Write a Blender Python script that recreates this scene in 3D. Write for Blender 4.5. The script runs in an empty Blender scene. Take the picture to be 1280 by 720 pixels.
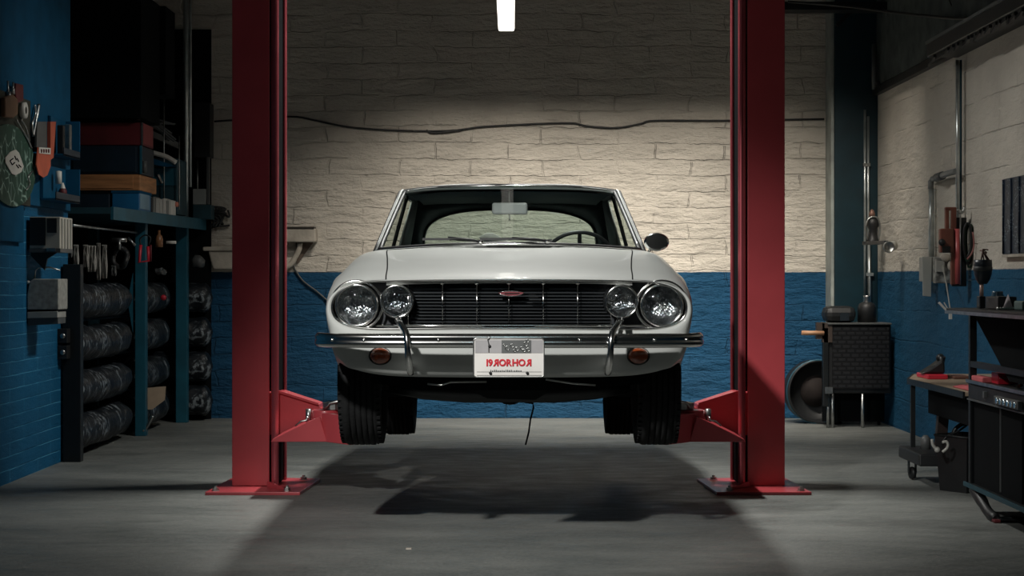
import bpy, math, random
from mathutils import Vector, Matrix, noise
random.seed(7)
F = 2200.0; CH = 1.178; HZ = 350.0
SC = bpy.context.scene
COL = SC.collection
R = math.radians

def P(px, py, Y):
    s = F / Y
    return Vector(((px - 640) / s, Y, CH + (HZ - py) / s))

# ---------------------------------------------------------------- materials
MATS = {}
def mat(name, col, rough=0.5, metal=0.0, bump=0.0, bscale=40.0, var=0.0, vscale=6.0, emit=None, es=0.0,
        coat=0.0, spec=0.5, trans=0.0, stretch=None):
    if name in MATS: return MATS[name]
    m = bpy.data.materials.new(name); m.use_nodes = True
    nt = m.node_tree; b = nt.nodes['Principled BSDF']
    b.inputs['Base Color'].default_value = (*col, 1)
    b.inputs['Roughness'].default_value = rough
    b.inputs['Metallic'].default_value = metal
    b.inputs['Specular IOR Level'].default_value = spec
    b.inputs['Coat Weight'].default_value = coat
    b.inputs['Coat Roughness'].default_value = 0.05
    b.inputs['Transmission Weight'].default_value = trans
    if emit:
        b.inputs['Emission Color'].default_value = (*emit, 1)
        b.inputs['Emission Strength'].default_value = es
    tc = nt.nodes.new('ShaderNodeTexCoord')
    src = tc.outputs['Object']
    if stretch:
        mp = nt.nodes.new('ShaderNodeMapping'); mp.inputs['Scale'].default_value = stretch
        nt.links.new(src, mp.inputs['Vector']); src = mp.outputs['Vector']
    # every material carries at least a faint procedural variation
    n = nt.nodes.new('ShaderNodeTexNoise'); n.inputs['Scale'].default_value = vscale
    n.inputs['Detail'].default_value = 5
    nt.links.new(src, n.inputs['Vector'])
    mx = nt.nodes.new('ShaderNodeMix'); mx.data_type = 'RGBA'
    v = max(var, 0.04)
    mx.inputs['A'].default_value = tuple(c * (1 - v) for c in col) + (1,)
    mx.inputs['B'].default_value = tuple(min(1, c * (1 + v)) for c in col) + (1,)
    ramp = nt.nodes.new('ShaderNodeMapRange')
    ramp.inputs['From Min'].default_value = .35; ramp.inputs['From Max'].default_value = .65
    nt.links.new(n.outputs['Fac'], ramp.inputs['Value'])
    nt.links.new(ramp.outputs['Result'], mx.inputs['Factor'])
    nt.links.new(mx.outputs['Result'], b.inputs['Base Color'])
    if bump > 0:
        n2 = nt.nodes.new('ShaderNodeTexNoise'); n2.inputs['Scale'].default_value = bscale
        n2.inputs['Detail'].default_value = 6
        nt.links.new(src, n2.inputs['Vector'])
        bp = nt.nodes.new('ShaderNodeBump'); bp.inputs['Strength'].default_value = bump
        bp.inputs['Distance'].default_value = 0.01
        nt.links.new(n2.outputs['Fac'], bp.inputs['Height'])
        nt.links.new(bp.outputs['Normal'], b.inputs['Normal'])
    MATS[name] = m
    return m

class NT:
    """small node graph helper"""
    def __init__(s, name, rough=.7, spec=.4):
        s.m = bpy.data.materials.new(name); s.m.use_nodes = True
        s.nt = s.m.node_tree; s.b = s.nt.nodes['Principled BSDF']
        s.b.inputs['Roughness'].default_value = rough
        s.b.inputs['Specular IOR Level'].default_value = spec
        s.tc = s.nt.nodes.new('ShaderNodeTexCoord').outputs['Object']
        MATS[name] = s.m
    def n(s, t, **kw):
        nd = s.nt.nodes.new('ShaderNode' + t)
        for k, v in kw.items():
            if k.startswith('_'): setattr(nd, k[1:], v)
            else: nd.inputs[k.replace('__', ' ')].default_value = v
        return nd
    def l(s, a, b): s.nt.links.new(a, b)
    def noise(s, scale, detail=5, vec=None, rough=.5):
        x = s.n('TexNoise', Scale=scale, Detail=detail, Roughness=rough); s.l(vec or s.tc, x.inputs['Vector']); return x.outputs['Fac']
    def math(s, op, a, b=None, c=None):
        x = s.n('Math', _operation=op)
        for i, v in enumerate((a, b, c)):
            if v is None: continue
            if isinstance(v, (int, float)): x.inputs[i].default_value = v
            else: s.l(v, x.inputs[i])
        return x.outputs[0]
    def mix(s, f, a, b):
        x = s.n('Mix', _data_type='RGBA')
        if isinstance(f, (int, float)): x.inputs['Factor'].default_value = f
        else: s.l(f, x.inputs['Factor'])
        for k, v in (('A', a), ('B', b)):
            if isinstance(v, tuple): x.inputs[k].default_value = (*v, 1)
            else: s.l(v, x.inputs[k])
        return x.outputs['Result']
    def rng(s, v, a, b, c=0., d=1.):
        x = s.n('MapRange'); x.inputs['From Min'].default_value = a; x.inputs['From Max'].default_value = b
        x.inputs['To Min'].default_value = c; x.inputs['To Max'].default_value = d
        s.l(v, x.inputs['Value']); return x.outputs['Result']

def wall_mat(name, axis, top_col, low_col, z_split, bw, bh, mortar=.012, rough=.75, bump=1.0, bumpd=.012, wob=.05, brick_z=None, chips=True, joint_highlight=None, spec=.4):
    g = NT(name, rough, spec)
    sep = g.n('SeparateXYZ'); g.l(g.tc, sep.inputs[0])
    # wobble so that the courses run unevenly, as in hand painted masonry
    wz = g.math('MULTIPLY', g.math('SUBTRACT', g.noise(1.1, 3), .5), wob)
    wz2 = g.math('MULTIPLY', g.math('SUBTRACT', g.noise(9, 3), .5), wob * .35)
    cz = g.math('ADD', g.math('ADD', sep.outputs['Z'], wz), wz2)
    wx = g.math('MULTIPLY', g.math('SUBTRACT', g.noise(2.3, 3), .5), wob * 2.)
    cx = g.math('ADD', sep.outputs['X' if axis == 'x' else 'Y'], wx)
    cmb = g.n('CombineXYZ'); g.l(cx, cmb.inputs[0]); g.l(cz, cmb.inputs[1])
    br = g.n('TexBrick', Scale=1.0); br.offset = .5
    br.inputs['Brick Width'].default_value = bw; br.inputs['Row Height'].default_value = bh
    br.inputs['Mortar Size'].default_value = mortar; br.inputs['Mortar Smooth'].default_value = .6
    g.l(cmb.outputs[0], br.inputs['Vector'])
    joint = br.outputs['Fac']                       # 1 in the joints
    # joints are painted over in places: fade them with a large noise
    fade = g.rng(g.noise(2.6, 5), .46, .60)
    joint2 = g.math('MULTIPLY', joint, g.rng(fade, 0, 1, .05, .7))
    mpv = g.n('Mapping'); mpv.inputs['Scale'].default_value = (1, 1, 3.2); g.l(g.tc, mpv.inputs['Vector'])
    lump = g.noise(3.5, 9, mpv.outputs['Vector'], .62)
    grit = g.noise(38, 5)
    h = g.math('ADD', g.math('MULTIPLY', joint2, -1.0), g.math('MULTIPLY', lump, 1.5))
    h = g.math('ADD', h, g.math('MULTIPLY', grit, .22))
    bp = g.n('Bump', Strength=bump, Distance=bumpd)
    g.l(h, bp.inputs['Height']); g.l(bp.outputs['Normal'], g.b.inputs['Normal'])
    edge = g.math('ADD', sep.outputs['Z'], g.math('MULTIPLY', g.math('SUBTRACT', g.noise(14, 3), .5), .012))
    up = g.rng(edge, z_split - .004, z_split + .004)
    stain = g.rng(g.noise(1.7, 6), .35, .7)
    def tone(c, k): return tuple(x * k for x in c)
    topc = g.mix(stain, top_col, tuple(a * b for a, b in zip(top_col, (.80, .80, .80))))
    lowc = g.mix(stain, low_col, tone(low_col, .78))
    c = g.mix(up, lowc, topc)
    # dirt sitting in deep joints and small chips of lost paint
    dirt = g.math('MULTIPLY', g.rng(joint2, .45, 1.0), g.rng(g.noise(5.5, 4), .5, .68))
    c = g.mix(g.math('MULTIPLY', dirt, .75), c, g.mix(up, tone(low_col, .35), tone(top_col, .28)))
    if chips:
        ch = g.rng(g.noise(11, 8, mpv.outputs['Vector'], .7), .665, .70)
        c = g.mix(g.math('MULTIPLY', ch, .6), c, g.mix(up, tone(low_col, .5), tone(top_col, .42)))
    if joint_highlight: c = g.mix(g.math('MULTIPLY', g.rng(joint, .5, 1.0), g.rng(g.noise(2.4, 4), .35, .6)), c, joint_highlight)  # highlights along the mortar lines, put in as a lighter joint colour
    g.l(c, g.b.inputs['Base Color'])
    return g.m

WHITE = (.68, .63, .55); BLUE = (.006, .105, .215)
M_BACK = wall_mat('painted_block_back', 'x', WHITE, (.003, .066, .15), 1.246, .62, .138, .008, .8, 1.0, .036, .10)
M_LEFT = wall_mat('painted_brick_left', 'y', (.006, .085, .18), (.006, .11, .235), 1.6, .60, .078, .0045, .75, .8, .012, .02, chips=False, joint_highlight=(.07,.30,.48), spec=.2)
M_RIGHT = wall_mat('painted_block_right', 'y', WHITE, (.004, .09, .19), 1.246, .8, .235, .008, .8, .8, .02, .05)
M_PLASTER = mat('dark_plaster', (.10, .105, .10), .9, bump=.4, bscale=20, var=.2)
M_CEIL = mat('ceiling_paint', (.16, .165, .16), .9, bump=.3, bscale=8, var=.15)
def floor_mat():
    g = NT('concrete_floor', .5, .45)
    mp = g.n('Mapping'); mp.inputs['Scale'].default_value = (.7, 1.6, 1); g.l(g.tc, mp.inputs['Vector'])
    a = g.rng(g.noise(1.6, 8, mp.outputs['Vector'], .6), .35, .66)
    b = g.rng(g.noise(6, 8, mp.outputs['Vector'], .65), .35, .7)
    fine = g.rng(g.noise(90, 6, None, .7), .35, .7)
    c = g.mix(a, (.074, .086, .083), (.200, .208, .196))
    c = g.mix(g.math('MULTIPLY', b, .45), c, (.10, .105, .10))
    c = g.mix(g.math('MULTIPLY', fine, .42), c, (.34, .34, .32))
    st = g.rng(g.noise(.9, 4, mp.outputs['Vector'], .55), .60, .72)
    c = g.mix(g.math('MULTIPLY', st, .5), c, (.05, .05, .048))
    g.l(c, g.b.inputs['Base Color'])
    g.l(g.rng(b, 0, 1, .38, .7), g.b.inputs['Roughness'])
    bp = g.n('Bump', Strength=.5, Distance=.006)
    g.l(g.math('ADD', g.noise(60, 6, None, .7), g.math('MULTIPLY', g.noise(5, 5), 1.2)), bp.inputs['Height'])
    g.l(bp.outputs['Normal'], g.b.inputs['Normal'])
    return g.m
M_FLOOR = floor_mat()
RED = mat('red_enamel', (.50, .066, .078), .34, var=.08, vscale=3, bump=.05, bscale=60, coat=.25)
REDD = mat('dark_red_paint', (.11, .010, .014), .6, var=.2)
PAINT = mat('cream_car_paint', (.41, .425, .41), .5, var=.03, vscale=2, coat=.35, spec=.2)
CHROME = mat('chrome', (.82, .82, .80), .15, 1.0, var=.05)
STEEL = mat('dull_steel', (.42, .43, .42), .35, 1.0, var=.2, vscale=20)
GALV = mat('galvanised_pipe', (.62, .66, .65), .28, .8, var=.15, vscale=12)
BLACK = mat('black_plastic', (.010, .011, .012), .5, var=.2)
BLACKM = mat('black_metal', (.009, .011, .012), .45, .2, var=.2, bump=.1)
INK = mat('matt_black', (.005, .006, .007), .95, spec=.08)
RUBBER = mat('tyre_rubber', (.009, .0095, .010), .85, spec=.25, bump=.25, bscale=90, var=.2, vscale=30)
TEAL = mat('teal_steel', (.010, .10, .15), .5, .1, var=.15, bump=.08)
TEALD = mat('dark_teal_paint', (.008, .045, .062), .6, var=.2)
BLUEP = mat('blue_paint', (.005, .075, .155), .8, var=.12, spec=.15)
BLUEB = mat('blue_crate_plastic', (.01, .13, .30), .45, var=.15)
NAVY = mat('navy_paint', (.004, .016, .030), .5, var=.2)
GREY = mat('grey_enamel', (.36, .36, .33), .5, var=.12, bump=.1)
GREYD = mat('dark_grey_enamel', (.08, .085, .085), .5, var=.15)
BEIGE = mat('beige_enamel', (.46, .44, .38), .5, var=.12)
WHITEP = mat('white_enamel', (.70, .68, .62), .45, var=.08)
CREAM = mat('old_white_paint', (.44, .40, .34), .8, var=.2, bump=.5, bscale=30)
WOOD = mat('plywood', (.42, .19, .075), .6, var=.25, vscale=4, stretch=(1, 1, 8), bump=.1)
TAN = mat('tan_worktop', (.36, .27, .19), .6, var=.15)
CARD = mat('cardboard', (.45, .34, .24), .8, var=.15)
GREEN = mat('green_card', (.015, .075, .045), .6, var=.3)
ORANGE = mat('orange_tag', (.50, .10, .05), .55, var=.15)
REDP = mat('red_plastic', (.55, .02, .04), .4, var=.1)
PINK = mat('pink_cloth', (.55, .12, .13), .9, var=.2, bump=.4)
RAG = mat('striped_cloth', (.34, .33, .30), .9, var=.35, vscale=30, stretch=(6, 6, .4), bump=.5)
AMBER = mat('amber_lens', (.22, .045, .012), .2, coat=.8, var=.15, bump=.3, bscale=80)
INTER = mat('car_interior_vinyl', (.012, .022, .026), .6, var=.15)
COPPER = mat('brown_paint', (.17, .055, .035), .5, var=.2)
PILLAR = mat('dark_teal_pillar', (.004, .025, .036), .45, var=.15)
MIRG = mat('mirror_back_glare', (.88, .86, .86), .4, coat=.5)  # pale colour paints in the light the mirror reflects
def scribble(name, base, ink, scale, thr=.03):
    g = NT(name, .6)
    v = g.n('TexVoronoi', Scale=scale); v.feature = 'DISTANCE_TO_EDGE'; g.l(g.tc, v.inputs['Vector'])
    f = g.rng(v.outputs['Distance'], thr, thr * .4)
    f2 = g.math('MULTIPLY', f, g.rng(g.noise(scale * .5, 2), .45, .52))
    g.l(g.mix(f2, base, ink), g.b.inputs['Base Color']); return g.m
M_CHART = scribble('green_chart_print', (.012, .06, .038), (.30, .45, .38), 14, .06)
def bundle_mat():
    g = NT('black_printed_wrap', .45)
    mp = g.n('Mapping'); mp.inputs['Scale'].default_value = (1, 3.2, 1); g.l(g.tc, mp.inputs['Vector'])
    a = g.rng(g.noise(5, 6, mp.outputs['Vector'], .7), .52, .58)
    b = g.rng(g.noise(26, 4), .44, .54)
    c = g.rng(g.noise(3.2, 2), .46, .56)
    f = g.math('MULTIPLY', g.math('MULTIPLY', a, b), c)
    col = g.mix(f, (.006, .009, .013), (.22, .25, .27))
    g.l(col, g.b.inputs['Base Color'])
    bp = g.n('Bump', Strength=.9, Distance=.02); g.l(g.noise(9, 5, mp.outputs['Vector']), bp.inputs['Height'])
    g.l(bp.outputs['Normal'], g.b.inputs['Normal'])
    return g.m
BUNDLE = bundle_mat()
def speckle():
    g = NT('navy_speckled_mesh', .5)
    w = g.n('TexVoronoi', Scale=60.); g.l(g.tc, w.inputs['Vector'])
    sep = g.n('SeparateXYZ'); g.l(g.tc, sep.inputs[0])
    st = g.math('SINE', g.math('MULTIPLY', sep.outputs['Y'], 70.))
    f = g.math('MULTIPLY', g.rng(w.outputs['Distance'], .38, .25), g.rng(g.noise(9, 2), .45, .6))
    g.l(g.mix(g.math('MULTIPLY', f, .8), (.006, .016, .035), (.28, .36, .42)), g.b.inputs['Base Color']); return g.m
M_SPECK = speckle()
def wicker():
    g = NT('black_woven_panel', .5)
    ck = g.n('TexBrick', Scale=1.); ck.inputs['Brick Width'].default_value = .07; ck.inputs['Row Height'].default_value = .035
    ck.inputs['Mortar Size'].default_value = .008
    sep = g.n('SeparateXYZ'); g.l(g.tc, sep.inputs[0]); cm = g.n('CombineXYZ')
    g.l(sep.outputs['X'], cm.inputs[0]); g.l(sep.outputs['Z'], cm.inputs[1]); g.l(cm.outputs[0], ck.inputs['Vector'])
    g.l(g.mix(ck.outputs['Fac'], (.014, .015, .017), (.004, .004, .005)), g.b.inputs['Base Color'])
    bp = g.n('Bump', Strength=1., Distance=.02); bp.invert = True; g.l(ck.outputs['Fac'], bp.inputs['Height'])
    g.l(bp.outputs['Normal'], g.b.inputs['Normal']); return g.m
M_WICK = wicker()
def lens_mat():
    g = NT('fluted_reflector', .14)
    g.b.inputs['Metallic'].default_value = 1.; 
    v = g.n('TexVoronoi', Scale=75.); mp = g.n('Mapping'); mp.inputs['Scale'].default_value = (2.4, 1, .7); g.l(g.tc, mp.inputs['Vector'])
    g.l(mp.outputs['Vector'], v.inputs['Vector'])
    n = g.noise(22, 5)
    g.l(g.mix(g.rng(n, .42, .62), (.24, .26, .28), (.85, .86, .85)), g.b.inputs['Base Color'])
    bp = g.n('Bump', Strength=.8, Distance=.006); g.l(g.math('ADD', v.outputs['Distance'], g.math('MULTIPLY', n, .6)), bp.inputs['Height'])
    g.l(bp.outputs['Normal'], g.b.inputs['Normal']); return g.m
M_REFL = lens_mat()
def glass_mat(name, tint, refl=1.0):
    m = bpy.data.materials.new(name); m.use_nodes = True; nt = m.node_tree
    for n in list(nt.nodes):
        if n.type != 'OUTPUT_MATERIAL': nt.nodes.remove(n)
    out = [n for n in nt.nodes if n.type == 'OUTPUT_MATERIAL'][0]
    t = nt.nodes.new('ShaderNodeBsdfTransparent'); g = nt.nodes.new('ShaderNodeBsdfGlossy')
    nz = nt.nodes.new('ShaderNodeTexNoise'); nz.inputs['Scale'].default_value = 2.
    mr = nt.nodes.new('ShaderNodeMix'); mr.data_type = 'RGBA'
    mr.inputs['A'].default_value = (*tint, 1); mr.inputs['B'].default_value = tuple(c * .96 for c in tint) + (1,)
    nt.links.new(nz.outputs['Fac'], mr.inputs['Factor']); nt.links.new(mr.outputs['Result'], t.inputs['Color'])
    g.inputs['Roughness'].default_value = .03
    fr = nt.nodes.new('ShaderNodeFresnel'); fr.inputs['IOR'].default_value = 1.45
    mx = nt.nodes.new('ShaderNodeMixShader')
    ml = nt.nodes.new('ShaderNodeMath'); ml.operation = 'MULTIPLY'; ml.inputs[1].default_value = refl; nt.links.new(fr.outputs[0], ml.inputs[0]); nt.links.new(ml.outputs[0], mx.inputs[0]); nt.links.new(t.outputs[0], mx.inputs[1]); nt.links.new(g.outputs[0], mx.inputs[2])
    nt.links.new(mx.outputs[0], out.inputs['Surface']); MATS[name] = m
    return m
GLASS = glass_mat('window_glass', (.80, .86, .84), .14); GLASSR = glass_mat('tinted_rear_glass', (.50, .60, .58), .14); LENSG = glass_mat('lamp_glass', (.85, .87, .88))

# ---------------------------------------------------------------- mesh helpers
class MB:
    def __init__(s): s.v = []; s.f = []; s.sm = []
    def add(s, vs, fs, smooth=False):
        o = len(s.v); s.v += [Vector(v) for v in vs]
        for f in fs: s.f.append([i + o for i in f]); s.sm.append(smooth)
        return s
    def box(s, a, b, rz=0, piv=None):
        x0, y0, z0 = a; x1, y1, z1 = b
        vs = [Vector(p) for p in ((x0,y0,z0),(x1,y0,z0),(x1,y1,z0),(x0,y1,z0),(x0,y0,z1),(x1,y0,z1),(x1,y1,z1),(x0,y1,z1))]
        if rz:
            pv = Vector(piv) if piv else Vector(((x0+x1)/2, (y0+y1)/2, 0)); m = Matrix.Rotation(rz, 3, 'Z')
            vs = [m @ (v - pv) + pv for v in vs]
        return s.add(vs, [(0,3,2,1),(4,5,6,7),(0,1,5,4),(1,2,6,5),(2,3,7,6),(3,0,4,7)])
    def bar(s, a, b, w, h, up=(0,0,1)):
        a = Vector(a); b = Vector(b); d = (b - a).normalized(); up = Vector(up)
        if abs(d.dot(up)) > .98: up = Vector((0, 1, 0))
        u = d.cross(up).normalized(); n = u.cross(d)
        vs = []
        for p in (a, b):
            for i, j in ((-1,-1),(1,-1),(1,1),(-1,1)): vs.append(p + u*w/2*i + n*h/2*j)
        return s.add(vs, [(0,1,2,3),(7,6,5,4),(0,4,5,1),(1,5,6,2),(2,6,7,3),(3,7,4,0)])
    def tube(s, pts, r, n=10, closed=False, cap=True, flat=1.0, fdir=None):
        pts = [Vector(p) for p in pts]; N = len(pts)
        rs = r if isinstance(r, (list, tuple)) else [r] * N
        rings = []; prev = None
        for i, p in enumerate(pts):
            if closed: t = pts[(i+1) % N] - pts[i-1]
            else: t = pts[min(i+1, N-1)] - pts[max(i-1, 0)]
            t.normalize()
            if prev is None:
                ref = Vector(fdir) if fdir else (Vector((0,0,1)) if abs(t.z) < .9 else Vector((0,1,0)))
                u = (ref - t * ref.dot(t)).normalized()
            else: u = (prev - t * prev.dot(t)).normalized()
            prev = u; w = t.cross(u)
            rings.append([p + (u * math.cos(2*math.pi*k/n) * flat + w * math.sin(2*math.pi*k/n)) * rs[i] for k in range(n)])
        vs = [v for rg in rings for v in rg]; fs = []
        for i in range(N if closed else N-1):
            j = (i+1) % N
            for k in range(n): fs.append((i*n+k, i*n+(k+1)%n, j*n+(k+1)%n, j*n+k))
        s.add(vs, fs, True)
        if cap and not closed: s.add(rings[0], [tuple(range(n))[::-1]]); s.add(rings[-1], [tuple(range(n))])
        return s
    def cyl(s, a, b, r, n=20, r2=None): return s.tube([a, b], [r, r if r2 is None else r2], n)
    def lathe(s, prof, org, axis=(0,0,1), n=32, smooth=True, sx=1, sy=1, cap=False):
        org = Vector(org); ax = Vector(axis).normalized()
        ref = Vector((0,0,1)) if abs(ax.z) < .9 else Vector((1,0,0))
        w = ax.cross(ref).normalized(); u = w.cross(ax)
        vs = []; fs = []
        for r, h in prof:
            for k in range(n):
                a = 2*math.pi*k/n
                vs.append(org + ax*h + (u*math.cos(a)*sy + w*math.sin(a)*sx)*r)
        for i in range(len(prof)-1):
            for k in range(n): fs.append((i*n+k, (i+1)*n+k, (i+1)*n+(k+1)%n, i*n+(k+1)%n))
        s.add(vs, fs, smooth)
        if cap:
            s.add(vs[:n], [tuple(range(n))]); s.add(vs[-n:], [tuple(range(n))[::-1]])
        return s
    def prism(s, poly, ext):
        ext = Vector(ext); p = [Vector(q) for q in poly]; n = len(p)
        vs = p + [q + ext for q in p]
        return s.add(vs, [tuple(range(n))[::-1], tuple(range(n, 2*n))] + [(i, (i+1)%n, n+(i+1)%n, n+i) for i in range(n)])
    def grid(s, rows, smooth=True, closed=False):
        n = len(rows[0]); vs = [v for r in rows for v in r]; fs = []
        for i in range(len(rows)-1):
            for k in range(n if closed else n-1): fs.append((i*n+k, i*n+(k+1)%n, (i+1)*n+(k+1)%n, (i+1)*n+k))
        return s.add(vs, fs, smooth)
    def ball(s, c, r, n=16, m=10, sc=(1,1,1)):
        rows = []
        for i in range(m+1):
            t = math.pi*i/m
            rows.append([Vector(c)+Vector((math.sin(t)*math.cos(2*math.pi*k/n)*sc[0], math.sin(t)*math.sin(2*math.pi*k/n)*sc[1], math.cos(t)*sc[2]))*r for k in range(n)])
        return s.grid(rows, True, True)
    def jitter(s, amp, sc):
        for v in s.v: v += noise.noise_vector(v * sc) * amp
        return s

def obj(name, mb, m, parent=None, bevel=0, solid=0, sub=0, weld=True, recalc=True, label=None):
    import bmesh
    off = Vector((0,0,0)); q = parent
    while q is not None: off += q.location; q = q.parent
    loc = Vector((0,0,0))
    if parent is None:
        xs = [v.x for v in mb.v]; ys = [v.y for v in mb.v]; zs = [v.z for v in mb.v]
        loc = Vector(((min(xs)+max(xs))/2, (min(ys)+max(ys))/2, min(zs))); off = loc.copy()
    me = bpy.data.meshes.new(name)
    me.from_pydata([tuple(v - off) for v in mb.v], [], mb.f)
    for p, sm in zip(me.polygons, mb.sm): p.use_smooth = sm
    bm = bmesh.new(); bm.from_mesh(me)
    if weld: bmesh.ops.remove_doubles(bm, verts=bm.verts, dist=1e-5)
    if recalc: bmesh.ops.recalc_face_normals(bm, faces=bm.faces)
    bm.to_mesh(me); bm.free()
    me.materials.append(m)
    o = bpy.data.objects.new(name, me); COL.objects.link(o)
    if parent: o.parent = parent
    else: o.location = loc
    if solid: md = o.modifiers.new('s', 'SOLIDIFY'); md.thickness = solid; md.offset = 0
    if bevel: md = o.modifiers.new('b', 'BEVEL'); md.width = bevel; md.segments = 2; md.limit_method = 'ANGLE'
    if sub: md = o.modifiers.new('u', 'SUBSURF'); md.levels = sub; md.render_levels = sub
    if label: o['label'] = label
    return o
def tag(o, label, cat, group=None, kind=None):
    o['label'] = label; o['category'] = cat
    if group: o['group'] = group
    if kind: o['kind'] = kind
    return o
def thing(name, label, cat, loc, group=None):
    o = bpy.data.objects.new(name, None); COL.objects.link(o); o.location = loc; o.empty_display_size = .1
    return tag(o, label, cat, group)
def struct(name, mb, m, **k):
    o = obj(name, mb, m, **k); o['kind'] = 'structure'; return o
def text_mb(txt, size, org, ux, uz, depth=.002, sx=1.0, mirror=(), bold=0., gap=1.0):
    """raised letters: org = left baseline, ux = reading direction, uz = up; mirror = indexes of reversed letters"""
    ux = Vector(ux); uz = Vector(uz); nrm = ux.cross(uz); mb = MB(); x = 0
    for i, ch in enumerate(txt):
        if ch == ' ': x += size*.35*sx; continue
        cu = bpy.data.curves.new('t', 'FONT'); cu.body = ch; cu.size = size; cu.extrude = depth; cu.offset = bold; cu.resolution_u = 3
        o = bpy.data.objects.new('t', cu); COL.objects.link(o)
        dg = bpy.context.evaluated_depsgraph_get(); me = o.evaluated_get(dg).to_mesh()
        xs = [v.co.x for v in me.vertices]; a, b = min(xs), max(xs)
        vs = []
        for v in me.vertices:
            xx = (b - v.co.x) if i in mirror else (v.co.x - a)
            vs.append(Vector(org) + ux*(x + xx*sx) + uz*v.co.y + nrm*v.co.z)
        mb.add(vs, [tuple(p.vertices) for p in me.polygons])
        x += (b - a)*sx + size*.12*sx*gap
        o.evaluated_get(dg).to_mesh_clear(); bpy.data.objects.remove(o); bpy.data.curves.remove(cu)
    return mb, x
def cr(pts, n=6, closed=False):
    """Catmull-Rom through tuples"""
    out = []; N = len(pts); D = len(pts[0])
    for i in range(N if closed else N-1):
        if closed: q = [pts[(i+j-1) % N] for j in range(4)]
        else: q = [pts[max(i-1,0)], pts[i], pts[i+1], pts[min(i+2, N-1)]]
        for k in range(n):
            t = k/n
            out.append(tuple(.5*(2*q[1][c] + (q[2][c]-q[0][c])*t + (2*q[0][c]-5*q[1][c]+4*q[2][c]-q[3][c])*t*t + (3*q[1][c]-q[0][c]-3*q[2][c]+q[3][c])*t**3) for c in range(D)))
    if not closed: out.append(tuple(pts[-1]))
    return out

# ---------------------------------------------------------------- camera
cam = bpy.data.cameras.new('camera'); co = bpy.data.objects.new('camera', cam); COL.objects.link(co)
co.location = (0, 0, CH); co.rotation_euler = (R(90), 0, 0)
cam.sensor_width = 36; cam.lens = 36*F/1280; cam.shift_y = -10/1280; cam.clip_end = 100
SC.camera = co
SC.view_settings.view_transform = 'Standard'; SC.view_settings.look = 'None'; SC.view_settings.gamma = 1
SC.view_settings.exposure = 0; SC.view_settings.use_curve_mapping = False
SC.cycles.use_denoising = True
SC.cycles.max_bounces = 8
w = bpy.data.worlds.new('world'); SC.world = w; w.use_nodes = True
w.node_tree.nodes['Background'].inputs[0].default_value = (.02, .03, .035, 1); w.node_tree.nodes['Background'].inputs[1].default_value = .0

# ---------------------------------------------------------------- room
XL, XR, YB, YF, ZC = -2.92, 3.06, 15.0, -2.5, 3.9
XA, YA = -3.75, 11.57        # alcove
struct('floor', MB().box((XA-.2, YF-.2, -.15), (XR+.2, YB+.2, 0)), M_FLOOR)
struct('ceiling', MB().box((XA-.2, YF-.2, ZC), (XR+.2, YB+.2, ZC+.15)), M_CEIL)
struct('wall_back', MB().box((XA-.2, YB, 0), (XR+.2, YB+.2, ZC)), M_BACK)
struct('wall_left', MB().box((XL-.2, YF, 0), (XL, YA, ZC)), M_LEFT)
struct('wall_alcove', MB().box((XA-.2, YA, 0), (XA, YB, ZC)).box((XA, YA-.1, 0), (XL-.2, YA, ZC)), M_PLASTER)
struct('wall_right', MB().box((XR, YF, 0), (XR+.2, YB, ZC)), M_RIGHT)
struct('wall_front', MB().box((XL-.2, YF-.2, 0), (XR+.2, YF, ZC)), M_PLASTER)
struct('trim_1', MB().box((XL, 7.5, 1.63), (XL+.018, YA-.002, 3.6)), BLUEP, bevel=.003)      # painted board over the bricks
struct('trim_2', MB().box((XL, 7.5, 1.40), (XL+.03, 10.42, 1.63)), BLUEP, bevel=.003)
struct('trim_3', MB().box((2.70, 14.72, 0), (XR, YB, ZC)), PILLAR, bevel=.006)
struct('trim_5', MB().box((XR-.012, 7.5, 2.80), (XR, 14.72, ZC)), mat('dark_grey_green', (.075, .09, .088), .8, var=.3, spec=.2, bump=.1))  # thin dark grey-green layer over the right wall above the trunking
struct('trim_4', MB().box((2.672, 14.74, 0), (2.698, YB, ZC)), mat('pillar_edge', (.30, .33, .31), .6, var=.2), bevel=.003)
# ---------------------------------------------------------------- car
CX, CY = -.012, 7.6
def C(x, d, z): return Vector((CX + x, CY + d, z))
car = thing('vintage_car', 'white vintage coupe with four round headlamps raised on the red lift', 'car', (CX, CY + 2.1, .40))

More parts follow.
